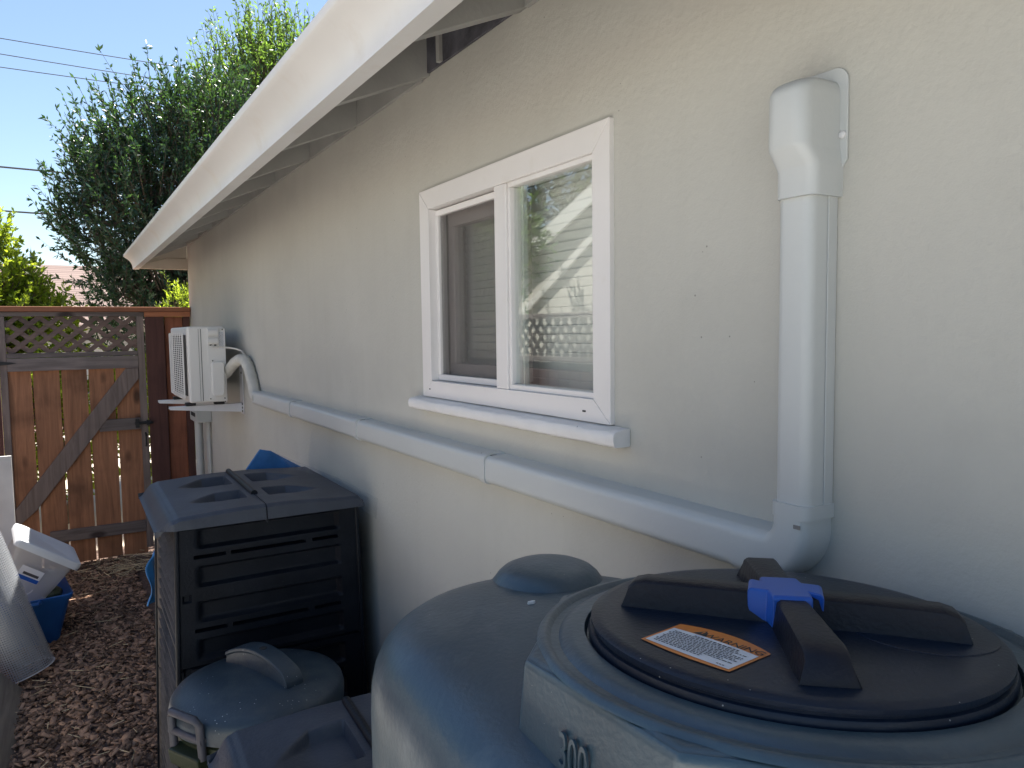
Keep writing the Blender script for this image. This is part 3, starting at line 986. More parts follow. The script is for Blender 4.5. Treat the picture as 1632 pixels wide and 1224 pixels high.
MB().prism([(-1.39, -.180), (-1.39, -.212), (-1.31, -.204), (-1.275, -.196), (-1.31, -.188)], 1, GY - .027, GY - .0225).build('hinge', 'iron', gate)

fence = thing('board_fence', 'reddish cedar fence end with top cap, between the gate and the house corner', 'fence', (-.18, GY, -H))
MB().box(-2.45, -.004, GY - .04, GY + .10, .2055, .245).build('cap', 'cap', fence, bevel=.004)
MB().box(-.362, -.006, GY - .022, GY + .028, .164, .2045).build('top_rail', 'cap', fence, bevel=.003)
MB().box(-.358, -.216, GY - .012, GY + .05, -H, .1635).build('post', 'darkboard', fence, bevel=.004)
MB().box(-.206, -.066, GY + .03, GY + .05, -H + .03, .1635).build('board', 'redboard', fence, bevel=.002)
MB().box(-.064, -.006, GY + .012, GY + .05, -H, .1635).build('post', 'darkboard', fence, bevel=.003)
MB().box(-.206, -.066, GY - .008, GY + .0285, -1.36, -1.275).build('bottom_rail', 'redboard', fence, bevel=.003)
MB().box(-.214, -.202, GY + .05, GY + .07, -H + .03, .1).build('batten', 'darkboard', fence)
MB().box(-1.50, -1.392, GY - .012, GY + .07, -H, .2035).build('post', 'darkboard', fence, bevel=.004)
for k in range(6):
    MB().box(-2.44 + .155 * k, -2.44 + .155 * k + .145, GY + .03, GY + .05, -H + .03, .2045).build('board', 'redboard', fence, bevel=.002)

# fence along the left boundary (seen in the window glass)
FX = -2.5
lf = thing('lattice_fence', 'weathered fence with lattice top along the yard, mirrored in the window', 'fence', (FX, 2.5, -H))
lattice(1.4, GY - .05, -.21, .10, None, R_(45), .085, .036, .007, False, FX).build('lattice', 'shadelattice', lf, smooth=0)
MB().box(FX - .03, FX + .05, 1.4, GY - .03, .102, .145).build('cap', 'rail', lf, bevel=.003)
MB().box(FX - .02, FX + .03, 1.4, GY - .03, -.262, -.212).build('middle_rail', 'rail', lf, bevel=.003)
y = 1.4
while y < GY - .2:
    MB().box(FX - .012, FX + .008, y, y + .142, -H + .02, -.264)  .build('board', 'darkboard', lf, bevel=.002)  # dark boards too: shade put into the colour, as on the lattice
    y += .15

# ------------------------------------------------------------------ composters
def composter(label, cx, y0, x0, x1, depth, zt, rot, tiers):
    root = thing('composter', label, 'composter', ((x0 + x1) / 2, y0 + depth / 2, -H), 'black plastic composters', rot)
    y1 = y0 + depth
    xm = (x0 + x1) / 2 + .0
    # body, wider at the foot
    ins = .065
    zb, zt_ = -H, zt - .022
    def side(u, v, which):
        """u along the side, v down from the top; ridged"""
        z = zt_ + (zb - zt_) * v
        grow = .035 * v
        a, b_ = x0 + ins - grow, x1 - .02 + grow * .5
        c, d = y0 + .034 - grow * .8, y1 - .034 + grow * .8
        th = v * tiers
        k = th - math.floor(th)
        dep = 0.0
        wpos = u
        seam = min(k, 1 - k) * tiers
        if seam < .02: dep = .014
        if which in 'NF':
            # long recessed panels, two per tier, and a ventilation slot between them
            for lo, hi in ((.10, .40), (.62, .92)):
                e = .05
                dep = max(dep, .022 * sstep(k, lo, lo + e) * (1 - sstep(k, hi - e, hi)) * sstep(wpos, .10, .125) * (1 - sstep(wpos, .87, .895)))
            if .482 < k < .522 and (.09 < wpos < .24 or .28 < wpos < .68 or .73 < wpos < .87): dep = .030
            if k < .10 and .035 < wpos < .07: dep = max(dep, .010)
        else:
            kk = k * 6
            kk -= math.floor(kk)
            dep = max(dep, .018 * (kk if kk < .85 else (1 - kk) / .15 * .85) * sstep(wpos, .05, .08) * (1 - sstep(wpos, .92, .95)))
        if which == 'N': return (a + (b_ - a) * u, c + dep, z)
        if which == 'F': return (b_ - (b_ - a) * u, d - dep, z)
        if which == 'W': return (a + dep, d - (d - c) * u, z)
        return (b_ - dep, c + (d - c) * u, z)
    for wch, nm in (('N', 'front_panel'), ('W', 'side_panel'), ('F', 'front_panel'), ('E', 'side_panel')):
        nv = int(110 * (zt_ - zb) / 1.2) + 20
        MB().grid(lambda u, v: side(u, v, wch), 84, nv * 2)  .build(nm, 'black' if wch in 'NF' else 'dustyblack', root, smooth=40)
    # corner posts with snap lugs
    for xx, yy in ((x0 + ins, y0 + .034), (x0 + ins, y1 - .034), (x1 - .02, y0 + .034), (x1 - .02, y1 - .034)):
        sx = -.035 if xx < xm else .0175
        sy = -.028 if yy < (y0 + y1) / 2 else .028
        q = MB()
        q.beam((xx, yy, zt_), (xx + sx, yy + sy, zb), .016, .016, up=(0, 1, 0))
        q.build('corner_post', 'black', root, bevel=.006)
    # two lid halves hinged along the middle
    D = .034
    def lidz(x, y, left):
        e = .03
        z = zt
        ex = (x - x0) if left else (x1 - x)
        if left:
            z -= .045 * (1 - sstep(ex, .0, .055)) + .006 * (1 - sstep(ex, .055, .075))
        else:
            z -= .018 * (1 - sstep(ex, .0, .02))
        for ey in (y - y0, y1 - y):
            z -= .010 * (1 - sstep(ey, .0, .018))
        z += .012 * sstep(abs(x - xm), .32, .05)
        # pockets, wide and deep by the hinge, running out to a point
        if left: t = (xm - .03 - x) / (xm - .03 - (x0 + .115))
        else: t = (x - xm - .045) / (x1 - .10 - xm - .045)
        if 0 <= t <= 1:
            for py0, py1 in ((.16, .325), (.46, .66)):
                lo = y0 + depth * py0 / .78
                hi = y0 + depth * py1 / .78
                wdn = hi - (hi - lo) * .55 * (0 if t < .45 else (t - .45) / .55)
                lo2 = lo + (hi - lo) * .30 * (0 if t < .45 else (t - .45) / .55)
                dd = D * (1 - sstep(t, .40, 1.0)) * sstep(t, .0, .03)
                z -= dd * sstep(y, lo2, lo2 + .022) * (1 - sstep(y, wdn - .022, wdn))
            # little finger notch near the rim
        return z
    for left in (True, False):
        a, c = (x0, xm - .002) if left else (xm + .002, x1)
        q = MB()
        nu, nv = 110, 150
        def fn(u, v, a=a, c=c, left=left):
            x, yy = a + (c - a) * u, y0 + (y1 - y0) * v
            z = lidz(x, yy, left)
            if left:                        # corners cut back at the free edge
                cut = sstep(.06 - (x - x0), 0, .06) * .03
                yy = y0 + cut + (y1 - y0 - 2 * cut) * v
            return (x, yy, z)
        q.grid(fn, nu, nv)
        # skirt round the edge
        def skirt(pts, dn, out):
            n = len(pts)
            vs = list(pts) + [(p[0] + out[0], p[1] + out[1], zt - dn) for p in pts]
            q.add(vs, [(i, i + 1, n + i + 1, n + i) for i in range(n - 1)])
        skirt([fn(i / nu, 0) for i in range(nu + 1)], .039, (0, -.004))
        skirt([fn(i / nu, 1) for i in range(nu + 1)], .039, (0, .004))
        skirt([fn(0, j / nv) for j in range(nv + 1)], .052, (.004 if left else 0, 0))
        skirt([fn(1, j / nv) for j in range(nv + 1)], .039, (0, 0))
        q.build('lid', 'blacklid', root, smooth=40, recalc=False)
    MB().tube([(xm, y0 + .20, zt + .015), (xm, y1 - .03, zt + .015)], .012, 14).build('hinge', 'black', root, smooth=50)
    return root
composter('tall black plastic composter by the wall, behind the round green bin', -.4, 2.61, -.752, -.050, .755, -.60, R_(-.8), 5)
composter('low black plastic composter between the green bin and the water tank', -.4, 1.16, -.752, -.050, .755, -1.0, R_(-3), 4)

# ------------------------------------------------------------------ round green bin
bc = (-.512, 2.335, -H)
bn = thing('garbage_can', 'round dark green lidded can with arched grip in front of the tall composter', 'bin', bc)
zb = -H
MB().lathe((bc[0], bc[1], 0), [(.20, zb), (.205, zb + .02), (.235, -1.26), (.238, -1.20), (.246, -1.195), (.246, -1.165), (.240, -1.16), (.242, -1.12)], 72, True, True).build('body', 'bin', bn, smooth=40)
dm = [(.252, -1.150), (.258, -1.148), (.259, -1.112), (.255, -1.096), (.246, -1.084)]
for i in range(1, 9):
    t = i / 8
    dm.append((.246 * (1 - t) + .02 * t, -1.084 + .036 * (1 - (1 - t) ** 2)))
lid = MB().lathe((bc[0], bc[1], 0), dm, 96, False, True).build('lid', 'binlid', bn, smooth=40)
# arched grip: thick strap standing on the lid
ga = Vector((.115, -.30, 0)).normalized()
gs = Vector((-ga.y, ga.x, 0))
q = MB()
rings = []
Lg = .165
gc = Vector((bc[0] + .018, bc[1] + .02, 0))
for k in range(17):
    t = -1 + 2 * k / 16
    p = gc + ga * (Lg * t)
    top = -1.030 + .045 * (1 - t * t) - .02 * (t > .95)
    rr_ = (Vector((p.x - bc[0], p.y - bc[1], 0)).length)
    bot = -1.10
    wt, wb_ = .026, .034
    rings.append([(p + gs * wb_ + Vector((0, 0, bot))), (p + gs * wt + Vector((0, 0, top - .014))), (p + gs * (wt + .006) + Vector((0, 0, top - .012))), (p + gs * (wt + .004) + Vector((0, 0, top))),
                  (p - gs * (wt + .004) + Vector((0, 0, top))), (p - gs * (wt + .006) + Vector((0, 0, top - .012))), (p - gs * wt + Vector((0, 0, top - .014))), (p - gs * wb_ + Vector((0, 0, bot)))])
q.loft(rings)
grip = q.build('grip', 'binlid', lid, bevel=.003, smooth=40)
hp = gc + ga * .005
MB().lathe((hp.x, hp.y, 0), [(.012, -1.02), (.012, -.9838), (.0, -.9836)], 20, True, True).build('grip_hole', 'slit', grip)
# locking loop handle on the yard side
ca = Vector((-.88, -.47, 0)).normalized()
cs = Vector((-ca.y, ca.x, 0))
def lp(o_, s_, z): return Vector((bc[0], bc[1], 0)) + ca * o_ + cs * s_ + Vector((0, 0, z))
MB().tube([lp(.255, -.062, -1.185), lp(.262, -.062, -1.085), lp(.268, -.052, -1.068), lp(.268, .052, -1.068), lp(.262, .062, -1.085), lp(.255, .062, -1.185)], .0115, 12).build('locking_loop', 'binloop', bn, smooth=60)
MB().tube([lp(.258, -.072, -1.130), lp(.258, .072, -1.130)], .011, 12).build('loop_pin', 'binloop', bn)
q = MB()
A = [lp(.235, -.066, -1.17), lp(.235, .066, -1.17), lp(.278, .066, -1.178), lp(.278, -.066, -1.178)]
B = [lp(.232, -.066, -1.235), lp(.232, .066, -1.235), lp(.270, .066, -1.225), lp(.270, -.066, -1.225)]
q.loft([B, A])
q.build('side_lug', 'bin', bn, bevel=.006)

# ------------------------------------------------------------------ rain water tank
tk = thing('water_tank', 'dark green plastic rain tank with round black lid, filling the near right corner', 'water tank', (-.36, .45, -H))
circles = [(-.408, .842, .268), (-.352, .47, .336), (-.352, -.05, .336)]
def hull(inset, z, n=144, low=0.0):
    pts = []
    for i in range(n):
        a = 2 * PI * i / n
        ux, uy = math.cos(a), math.sin(a)
        c = max(circles, key=lambda c: c[0] * ux + c[1] * uy + c[2])
        r = c[2] - inset
        yy = c[1] + r * uy
        pts.append((c[0] + r * ux, yy, z - low * (1 - sstep(yy, .58, .86))))
    return pts
prof = [(0, -H), (0, -1.2), (0, -.515), (.0015, -.482), (.006, -.460), (.014, -.443), (.026, -.429), (.042, -.418), (.064, -.410), (.095, -.405), (.14, -.402), (.19, -.400), (.24, -.399)]
MB().loft([hull(a, z, 144, .034 if z > -1.0 else 0) for a, z in prof]).build('body', 'tank', tk, smooth=60)
# vent boss on the far shoulder
MB().lathe((-.330, .988, 0), [(.100, -.418), (.090, -.407), (.083, -.397), (.074, -.389), (.060, -.383), (.04, -.3795), (.01, -.378)], 48, False, True).build('vent_boss', 'tank', tk, smooth=60)
# raised octagonal collar
oc = Vector((-.312, .538, 0))
def octo(rad, z, rot=PI / 8): return [(oc.x + rad * math.cos(rot + PI / 4 * i), oc.y + rad * math.sin(rot + PI / 4 * i), z) for i in range(8)]
MB().loft([octo(.318, -.50), octo(.306, -.44), octo(.300, -.362), octo(.292, -.3555)], False, True).build('collar', 'tank', tk, bevel=.010, seg=3, smooth=40)
MB().lathe((oc.x, oc.y, 0), [(.281, -.357), (.277, -.351), (.270, -.3505), (.264, -.3565), (.259, -.3585), (.254, -.354), (.248, -.3495), (.240, -.348), (.226, -.348), (.222, -.358)], 96, False, False).build('neck_ring', 'tank', tk, smooth=60)
text_mesh('300', .052, (-.5962, .578, -.437), (0, -1, 0), (0, 0, 1), .0014, 'embossed_number', 'tank', tk, .62)
# lid
lidb = MB().lathe((oc.x, oc.y, 0), [(.214, -.356), (.2205, -.354), (.2215, -.347), (.2195, -.3425), (.2155, -.3415), (.2155, -.339), (.2185, -.3375), (.2185, -.333), (.214, -.3295), (.205, -.3285), (.12, -.3282), (.02, -.3282)], 128, False, True).build('lid', 'tanklid', tk, smooth=40)
MB().lathe((oc.x + .095, oc.y - .10, 0), [(.075, -.3283), (.0745, -.3276), (.0735, -.3274), (.05, -.3274), (.01, -.3274)], 48, False, True).build('lid_boss', 'tanklid', lidb, smooth=60)
HT = -.296
def arm(ang, L, w0, w1, name):
    d = Vector((math.cos(ang), math.sin(ang), 0))
    s_ = Vector((-d.y, d.x, 0))
    rings = []
    for t, hgt, wd in ((.030, 1.0, w0), (.5, 1.0, (w0 + w1) / 2), (.86, .97, w1), (.93, .86, w1), (.965, .68, w1), (1.0, .0, w1 + .004)):
        p = oc + d * (L * t)
        zt_ = -.3275 + (HT + .3275) * hgt
        wt = wd * (.80 if hgt > .1 else 1.0)
        rings.append([p + s_ * (wd / 2) + Vector((0, 0, -.3285)), p + s_ * (wt / 2) + Vector((0, 0, zt_ - .003)), p + s_ * (wt / 2 - .004) + Vector((0, 0, zt_)),
                      p - s_ * (wt / 2 - .004) + Vector((0, 0, zt_)), p - s_ * (wt / 2) + Vector((0, 0, zt_ - .003)), p - s_ * (wd / 2) + Vector((0, 0, -.3285))])
    MB().loft(rings).build(name, 'handle', lidb, bevel=.0045, seg=3, smooth=40)
arm(R_(129), .182, .046, .046, 'grip_arm')
arm(R_(-51), .182, .046, .046, 'grip_arm')
arm(R_(-130), .186, .040, .050, 'grip_arm')
arm(R_(50), .172, .040, .050, 'grip_arm')
q = MB()
for a0 in (R_(129), R_(50)):
    d = Vector((math.cos(a0), math.sin(a0), 0))
    s_ = Vector((-d.y, d.x, 0))
for k, (a0, L_, wd) in enumerate(((R_(129), .040, .042), (R_(-51), .040, .042), (R_(-130), .034, .038), (R_(50), .034, .038))):
    pass
ring = []
hub = []
for a0 in (R_(-51), R_(50), R_(129), R_(-130) + 2 * PI):
    d = Vector((math.cos(a0), math.sin(a0), 0))
    s_ = Vector((-d.y, d.x, 0))
    hub += [oc + d * .040 - s_ * .021, oc + d * .040 + s_ * .021]
    nxt = a0 + R_(50)
    d2 = Vector((math.cos(nxt), math.sin(nxt), 0))
    hub.append(oc + d2 * .030)
MB().loft([[p + Vector((0, 0, -.3283)) for p in hub], [p + Vector((0, 0, HT + .001)) for p in hub], [oc + (p - oc) * .93 + Vector((0, 0, HT + .004)) for p in hub]]).build('hub', 'bluep', lidb, bevel=.002, smooth=40)
# warning label: orange border, white field, heading and lines of print
zl = -.3280
K = .984
def LP(x, y, dz=0.0): return Vector((-1 + (x + 1) * K, y * K, zl + dz))
Lf, Tp, Rt, Bt = LP(-.490, .579), LP(-.421, .591), LP(-.406, .480), LP(-.476, .471)
def arc(a, c, bulge, n=10):
    m = Vector((c.y - a.y, -(c.x - a.x), 0)).normalized()
    return [a + (c - a) * (i / n) + m * (bulge * 4 * (i / n) * (1 - i / n)) for i in range(n)]
outer = arc(Lf, Tp, .0) + arc(Tp, Rt, -.013) + arc(Rt, Bt, .0) + arc(Bt, Lf, -.004)
lab = MB().add([p + Vector((0, 0, .0006)) for p in outer], [tuple(range(len(outer)))]).build('warning_label', 'orange', lidb, smooth=0)
ex = (Rt - Tp).normalized()                # reading direction
ey = (Tp - Lf).normalized()
def UV(u, v): return Lf + (Bt - Lf) * u + (Tp - Lf) * v + ((Rt - Tp) - (Bt - Lf)) * (u * v)
inn = [UV(u, .05 - .02 * math.sin(PI * u)) for u in [i / 12 * .94 + .03 for i in range(13)]] + [UV(u, .76 + .06 * math.sin(PI * u)) for u in [.97 - i / 12 * .94 for i in range(13)]]
MB().add([p + Vector((0, 0, .0010)) for p in inn], [tuple(range(len(inn)))]).build('label_field', 'paper', lab, smooth=0)
q = MB()
for k in range(12):
    v = .70 - k * .052
    u = .07 + (.02 if k % 3 else 0)
    end = random.choice((.92, .92, .80, .88)) if k < 10 else .62
    if k == 0: u, end = .30, .80
    while u < end:
        l = random.uniform(.018, .05)
        p = [UV(u, v), UV(min(u + l, end), v), UV(min(u + l, end), v + (.026 if k else .034)), UV(u, v + (.026 if k else .034))]
        q.add([x + Vector((0, 0, .0013)) for x in p], [(0, 1, 2, 3)])
        u += l + .012
for u in (.82, .85, .88): q.add([x + Vector((0, 0, .0013)) for x in (UV(u, .09), UV(u + .02, .09), UV(u + .02, .115), UV(u, .115))], [(0, 1, 2, 3)])
q.build('small_print', 'ink', lab, smooth=0)
hx = (UV(.92, .86) - UV(.22, .86)).normalized()
hy = Vector((-hx.y, hx.x, 0))
o_ = UV(.33, .815) + Vector((0, 0, .0012))
text_mesh('WARNING', .0160, o_, hx, hy, 0, 'heading', 'ink', lab, .92)
t0 = UV(.23, .82) + Vector((0, 0, .0012))
MB().add([t0, t0 + hx * .017, t0 + hx * .0085 + hy * .0145], [(0, 1, 2)]).build('alert_triangle', 'ink', lab, smooth=0)
t1 = t0 + hx * .0078 + hy * .0035 + Vector((0, 0, .0004))
MB().add([t1, t1 + hx * .0014, t1 + hx * .0018 + hy * .0062, t1 - hx * .0004 + hy * .0062], [(0, 1, 2, 3)]).build('alert_mark', 'orange', lab, smooth=0)
# the collar and its lid lean a little towards the wall
tc = Vector((oc.x, oc.y, -.34)) - ROOT[tk]
lean = Matrix.Translation(tc) @ Matrix.Rotation(R_(-3.2), 4, Vector((.606, -.796, 0))) @ Matrix.Translation(-tc)
for o in tk.children:
    if o.name.split('.')[0] in ('collar', 'neck_ring', 'embossed_number', 'lid'): o.matrix_basis = lean
# droppings on the shoulder
for x, y, r in ((-.326, .953, .011), (-.424, .894, .008)):
    n = 11
    top = [(x + r * random.uniform(.5, 1.1) * math.cos(2 * PI * i / n) * 1.1, y + r * random.uniform(.5, 1.0) * math.sin(2 * PI * i / n) * .8) for i in range(n)]
    MB().loft([[(a, b_, -.412) for a, b_ in top], [(x + (a - x) * .7, y + (b_ - y) * .7, -.396) for a, b_ in top]]).build('dropping', 'bird', tk)

# ------------------------------------------------------------------ clutter by the gate
# blue sheet leaning on the wall behind the tall composter
sh = MB().prism([(-.36, -.71), (-.225, -.528), (-.175, -.540), (-.02, -.640), (-.02, -1.3), (-.36, -1.3)], 1, 3.50, 3.512)
o = sh.build('plastic_sheet', 'sheet', loc=(-.2, 3.5, -1.3), bevel=.003)
tag(o, 'glossy blue plastic sheet standing behind the tall composter against the wall', 'sheet')
fl = MB().add([(-.175, 3.48, -.541), (-.03, 2.98, -.598), (-.004, 2.60, -.618), (-.004, 2.62, -.70), (-.02, 3.0, -.68), (-.09, 3.46, -.62)], [(0, 1, 4, 5), (1, 2, 3, 4)])
tag(fl.build('clear_film', 'film', loc=(-.02, 3.0, -.68), solid=.002), 'edge of clear plastic film between the composter lid and the wall', 'plastic film')
tp = MB()
def tarpf(u, v):
    y = 3.52 - .10 * u
    x = -.665 - (.055 * math.sin(min(1, v * 1.25) * PI * .62)) * u - .02 * math.sin(7 * v) * u
    return (x + .01 * math.sin(9 * u + 4 * v), y, -.90 - .24 * v)
tp.grid(tarpf, 14, 16)
tag(tp.build('tarp', 'tarp', loc=(-.70, 3.45, -1.2), solid=.004), 'fold of bright blue tarp hanging out behind the tall composter', 'tarp')

# blue tub, with the clear tote tipped into it
def boxloft(c, rot, sections, name, m, parent, bevel=.006, rad=.03, open_top=False, tilt=None):
    """sections: (z, half x, half y); rounded rectangles, lofted"""
    rings = []
    for z, hx, hy in sections:
        ring = []
        r = min(rad, hx * .4, hy * .4)
        for qx, qy, a0 in ((1, 1, 0), (-1, 1, 90), (-1, -1, 180), (1, -1, 270)):
            for k in range(5):
                a = R_(a0 + 22.5 * k)
                ring.append(Vector((qx * (hx - r) + r * math.cos(a), qy * (hy - r) + r * math.sin(a), z)))
        rings.append(ring)
    Mx = Matrix.Translation(Vector(c)) @ Matrix.Rotation(rot, 4, 'Z') @ (tilt or Matrix.Identity(4))
    rings = [[Mx @ p for p in r] for r in rings]
    q = MB().loft(rings, True, not open_top)
    return q.build(name, m, parent, smooth=45)
tub = thing('storage_tub', 'open blue plastic tub on the bark by the gate, holding the tipped clear tote', 'tub', (-1.26, 5.45, -H))
boxloft((-1.26, 5.45, 0), R_(6), [(-1.870, .16, .22), (-1.86, .165, .225), (-1.60, .225, .285), (-1.585, .24, .30), (-1.560, .245, .305), (-1.556, .24, .30), (-1.575, .222, .282), (-1.855, .158, .218)], 'shell', 'tub', tub, open_top=False)
for yy in (5.13,):
    MB().tube([(-1.33, yy + .02, -1.575), (-1.32, yy - .02, -1.57), (-1.24, yy - .028, -1.57), (-1.17, yy - .02, -1.57), (-1.16, yy + .02, -1.575)], .012, 8).build('handle', 'tub', tub)
tilt = Matrix.Rotation(R_(35), 4, 'Y')
tote = thing('storage_tote', 'frosted clear tote with white lid tipped over in the blue tub', 'tote', (-1.22, 5.42, -1.5))
tc_ = (-1.20, 5.42, -1.42)
boxloft(tc_, R_(4), [(-.205, .125, .17), (-.20, .13, .175), (.115, .165, .215), (.12, .17, .22)], 'shell', 'tote', tote, tilt=tilt)
boxloft(tc_, R_(4), [(.122, .172, .222), (.118, .192, .242), (.145, .195, .245), (.160, .190, .240), (.166, .17, .22), (.158, .15, .20)], 'lid', 'totelid', tote, tilt=tilt)
Mt = Matrix.Translation(Vector(tc_)) @ Matrix.Rotation(R_(4), 4, 'Z') @ tilt
def tp_(x, y, z): return Mt @ Vector((x, y, z))
def patch(x0, x1, z0, z1, y, name, m, par): return MB().add([tp_(x0, y, z0), tp_(x1, y, z0), tp_(x1, y - .010 * (z1 - z0) / .1, z1), tp_(x0, y - .010 * (z1 - z0) / .1, z1)], [(0, 1, 2, 3)]).build(name, m, par, smooth=0)
tl_ = patch(-.085, .045, -.045, .035, -.206, 'tote_label', 'paper', tote)
patch(-.083, .043, -.043, -.020, -.2075, 'label_band', 'bluep', tl_)
patch(-.060, .030, -.012, .004, -.2095, 'label_band', 'inkgrey', tl_)
q = MB()
ringp = []
for i in range(33):
    a = PI + PI * i / 32
    ringp.append(tp_(-.01 + .055 * math.cos(a), -.194, -.08 + .055 * math.sin(a)))
q.tube(ringp, .0035, 6)
q.build('moulded_ring', 'totelid', tote)
gc_ = MB().lathe((-1.10, 5.30, 0), [(.05, -1.60), (.06, -1.57), (.045, -1.54), (.01, -1.53)], 9, True, True)
tag(gc_.build('crumpled_cloth', 'bin', loc=(-1.10, 5.30, -1.6), bevel=.01), 'crumpled dark green cloth in the blue tub beside the tote', 'cloth')

# roll of wire mesh leaning outwards
rl = thing('wire_mesh_roll', 'grey roll of wire mesh leaning at the left edge in front of the blue tub', 'mesh roll', (-1.27, 4.80, -H))
ax = Vector((-.30, .10, 1.0)).normalized()
e1 = ax.cross(Vector((0, 1, 0))).normalized()
e2 = ax.cross(e1)
base_c = Vector((-1.235, 4.80, -H + .03))
turns, NA, NL = 2.6, 120, 30
Ln = 1.55
vs, uvs, fs = [], [], []
for j in range(NL + 1):
    for i in range(NA + 1):
        a = 2 * PI * turns * i / NA
        r = .150 - .006 * a / (2 * PI) + .003 * math.sin(3 * a + j * .3)
        p = base_c + ax * (Ln * j / NL) + (e1 * math.cos(a) + e2 * math.sin(a)) * r
        vs.append(p)
        uvs.append((a * .15 / .0125, Ln * j / NL / .0125))
for j in range(NL):
    for i in range(NA):
        fs.append((j * (NA + 1) + i, j * (NA + 1) + i + 1, (j + 1) * (NA + 1) + i + 1, (j + 1) * (NA + 1) + i))
q = MB().add(vs, fs)
ro = q.build('wire_cloth', 'mesh', rl, recalc=False)
uvl = ro.data.uv_layers.new(name='UVMap')
for lp_ in ro.data.loops: uvl.data[lp_.index].uv = uvs[lp_.vertex_index]
for j in (0, NL):
    MB().tube([vs[j * (NA + 1) + i] for i in range(0, NA + 1, 2)], .002, 6).build('selvage_wire', 'galv', rl)

# plank and pale board at the left edge
q = MB().add([(-1.245, 4.62, -H), (-1.285, 2.3, -H), (-1.70, 2.3, -1.35), (-1.66, 4.60, -1.35)], [(0, 1, 2, 3)])
tag(q.build('plywood_sheet', 'plank', loc=(-1.4, 3.5, -H), solid=.016), 'weathered grey plywood sheet leaning at the bottom left of the side yard', 'board')
q = MB().box(-1.70, -1.293, 5.86, 5.88, -H, -.775)
tag(q.build('pale_panel', 'panel', loc=(-1.5, 5.87, -H), bevel=.002), 'pale board standing upright at the left edge in front of the gate', 'board')

# ------------------------------------------------------------------ bark chips and straw
n = 24000
px = rng.uniform(-2.0, -.55, n)
py = 2.0 + 5.0 * rng.random(n) ** .8
L = .008 + .046 * rng.random(n) ** 1.9 * (1 + .5 * (rng.random(n) < .06))
Wd = L * rng.uniform(.28, .7, n)
az = rng.uniform(0, 2 * PI, n)
tl = rng.normal(0, .30, n)
hz = -H + rng.uniform(.002, .018, n)
d = np.c_[np.cos(az) * np.cos(tl), np.sin(az) * np.cos(tl), np.sin(tl)]
sd = np.c_[-np.sin(az), np.cos(az), rng.normal(0, .3, n)]
c = np.c_[px, py, hz]
th = rng.uniform(.003, .007, n)[:, None] * np.array([[0, 0, 1.]])
a_, b_ = d * (L / 2)[:, None], sd * (Wd / 2)[:, None]
k1, k2 = rng.uniform(.5, 1, (n, 1)), rng.uniform(.5, 1, (n, 1))
V = np.stack([c - a_ - b_ * k1, c + a_ * k2 - b_, c + a_ + b_ * k1, c - a_ * k2 + b_, c - a_ - b_ * k1 + th, c + a_ * k2 - b_ + th, c + a_ + b_ * k1 + th, c - a_ * k2 + b_ + th], 1).reshape(-1, 3)
fq = np.array([(4, 5, 6, 7), (0, 1, 5, 4), (1, 2, 6, 5), (2, 3, 7, 6), (3, 0, 4, 7)])
F = (np.arange(n)[:, None, None] * 8 + fq[None]).reshape(-1, 4)
o = np_mesh('bark_mulch', V, F, 'chip')
o['kind'] = 'stuff'
o['label'] = 'reddish brown bark chips covering the ground of the side yard'
o['category'] = 'mulch'
n = 430
px = rng.uniform(-1.7, -.72, n)
py = 2.3 + 4.5 * rng.random(n)
k = rng.random(n) < .45
px[k] = rng.normal(-.62, .12, k.sum()); py[k] = rng.normal(6.6, .16, k.sum())
L = rng.uniform(.03, .11, n)
az = rng.uniform(0, 2 * PI, n)
d = np.c_[np.cos(az), np.sin(az), rng.normal(0, .12, n)] * (L / 2)[:, None]
sd = np.c_[-np.sin(az), np.cos(az), np.zeros(n)] * rng.uniform(.001, .0022, n)[:, None]
up = np.array([[0, 0, .003]])
c = np.c_[px, py, -H + rng.uniform(.022, .034, n) + k * rng.uniform(0, .03, n)]
V = np.stack([c - d - sd, c + d - sd, c + d + sd, c - d + sd, c - d + up, c + d + up], 1).reshape(-1, 3)
fq = np.array([(0, 1, 5, 4), (3, 4, 5, 2)])
F = (np.arange(n)[:, None, None] * 6 + fq[None]).reshape(-1, 4)
o = np_mesh('straw', V, F, 'straw')
o['kind'] = 'stuff'
o['label'] = 'pale dry straw scattered on the bark and heaped at the foot of the gate'
o['category'] = 'straw'

# ------------------------------------------------------------------ trees beyond the fence
def leaves(P, D, size, seed, wr=.34):
    """one folded leaf per row: P positions, D growth directions"""
    r = np.random.default_rng(seed)
    n = len(P)
    D = D / np.linalg.norm(D, axis=1, keepdims=True)
    q = r.normal(size=(n, 3))
    sd = np.cross(D, q)
    sd /= np.linalg.norm(sd, axis=1, keepdims=True) + 1e-9
    up = np.cross(sd, D)
    L = (size * r.uniform(.7, 1.25, n))[:, None]
    Wd = L * wr / 2 * 1.0
    mid = P + D * L * .5
    fold = up * L * .06
    V = np.stack([P, mid + sd * Wd + fold, P + D * L, mid - sd * Wd + fold], 1).reshape(-1, 3)
    base = np.arange(n)[:, None, None] * 4
    F = (base + np.array([(0, 1, 2), (0, 2, 3)])[None]).reshape(-1, 3)
    return V, F

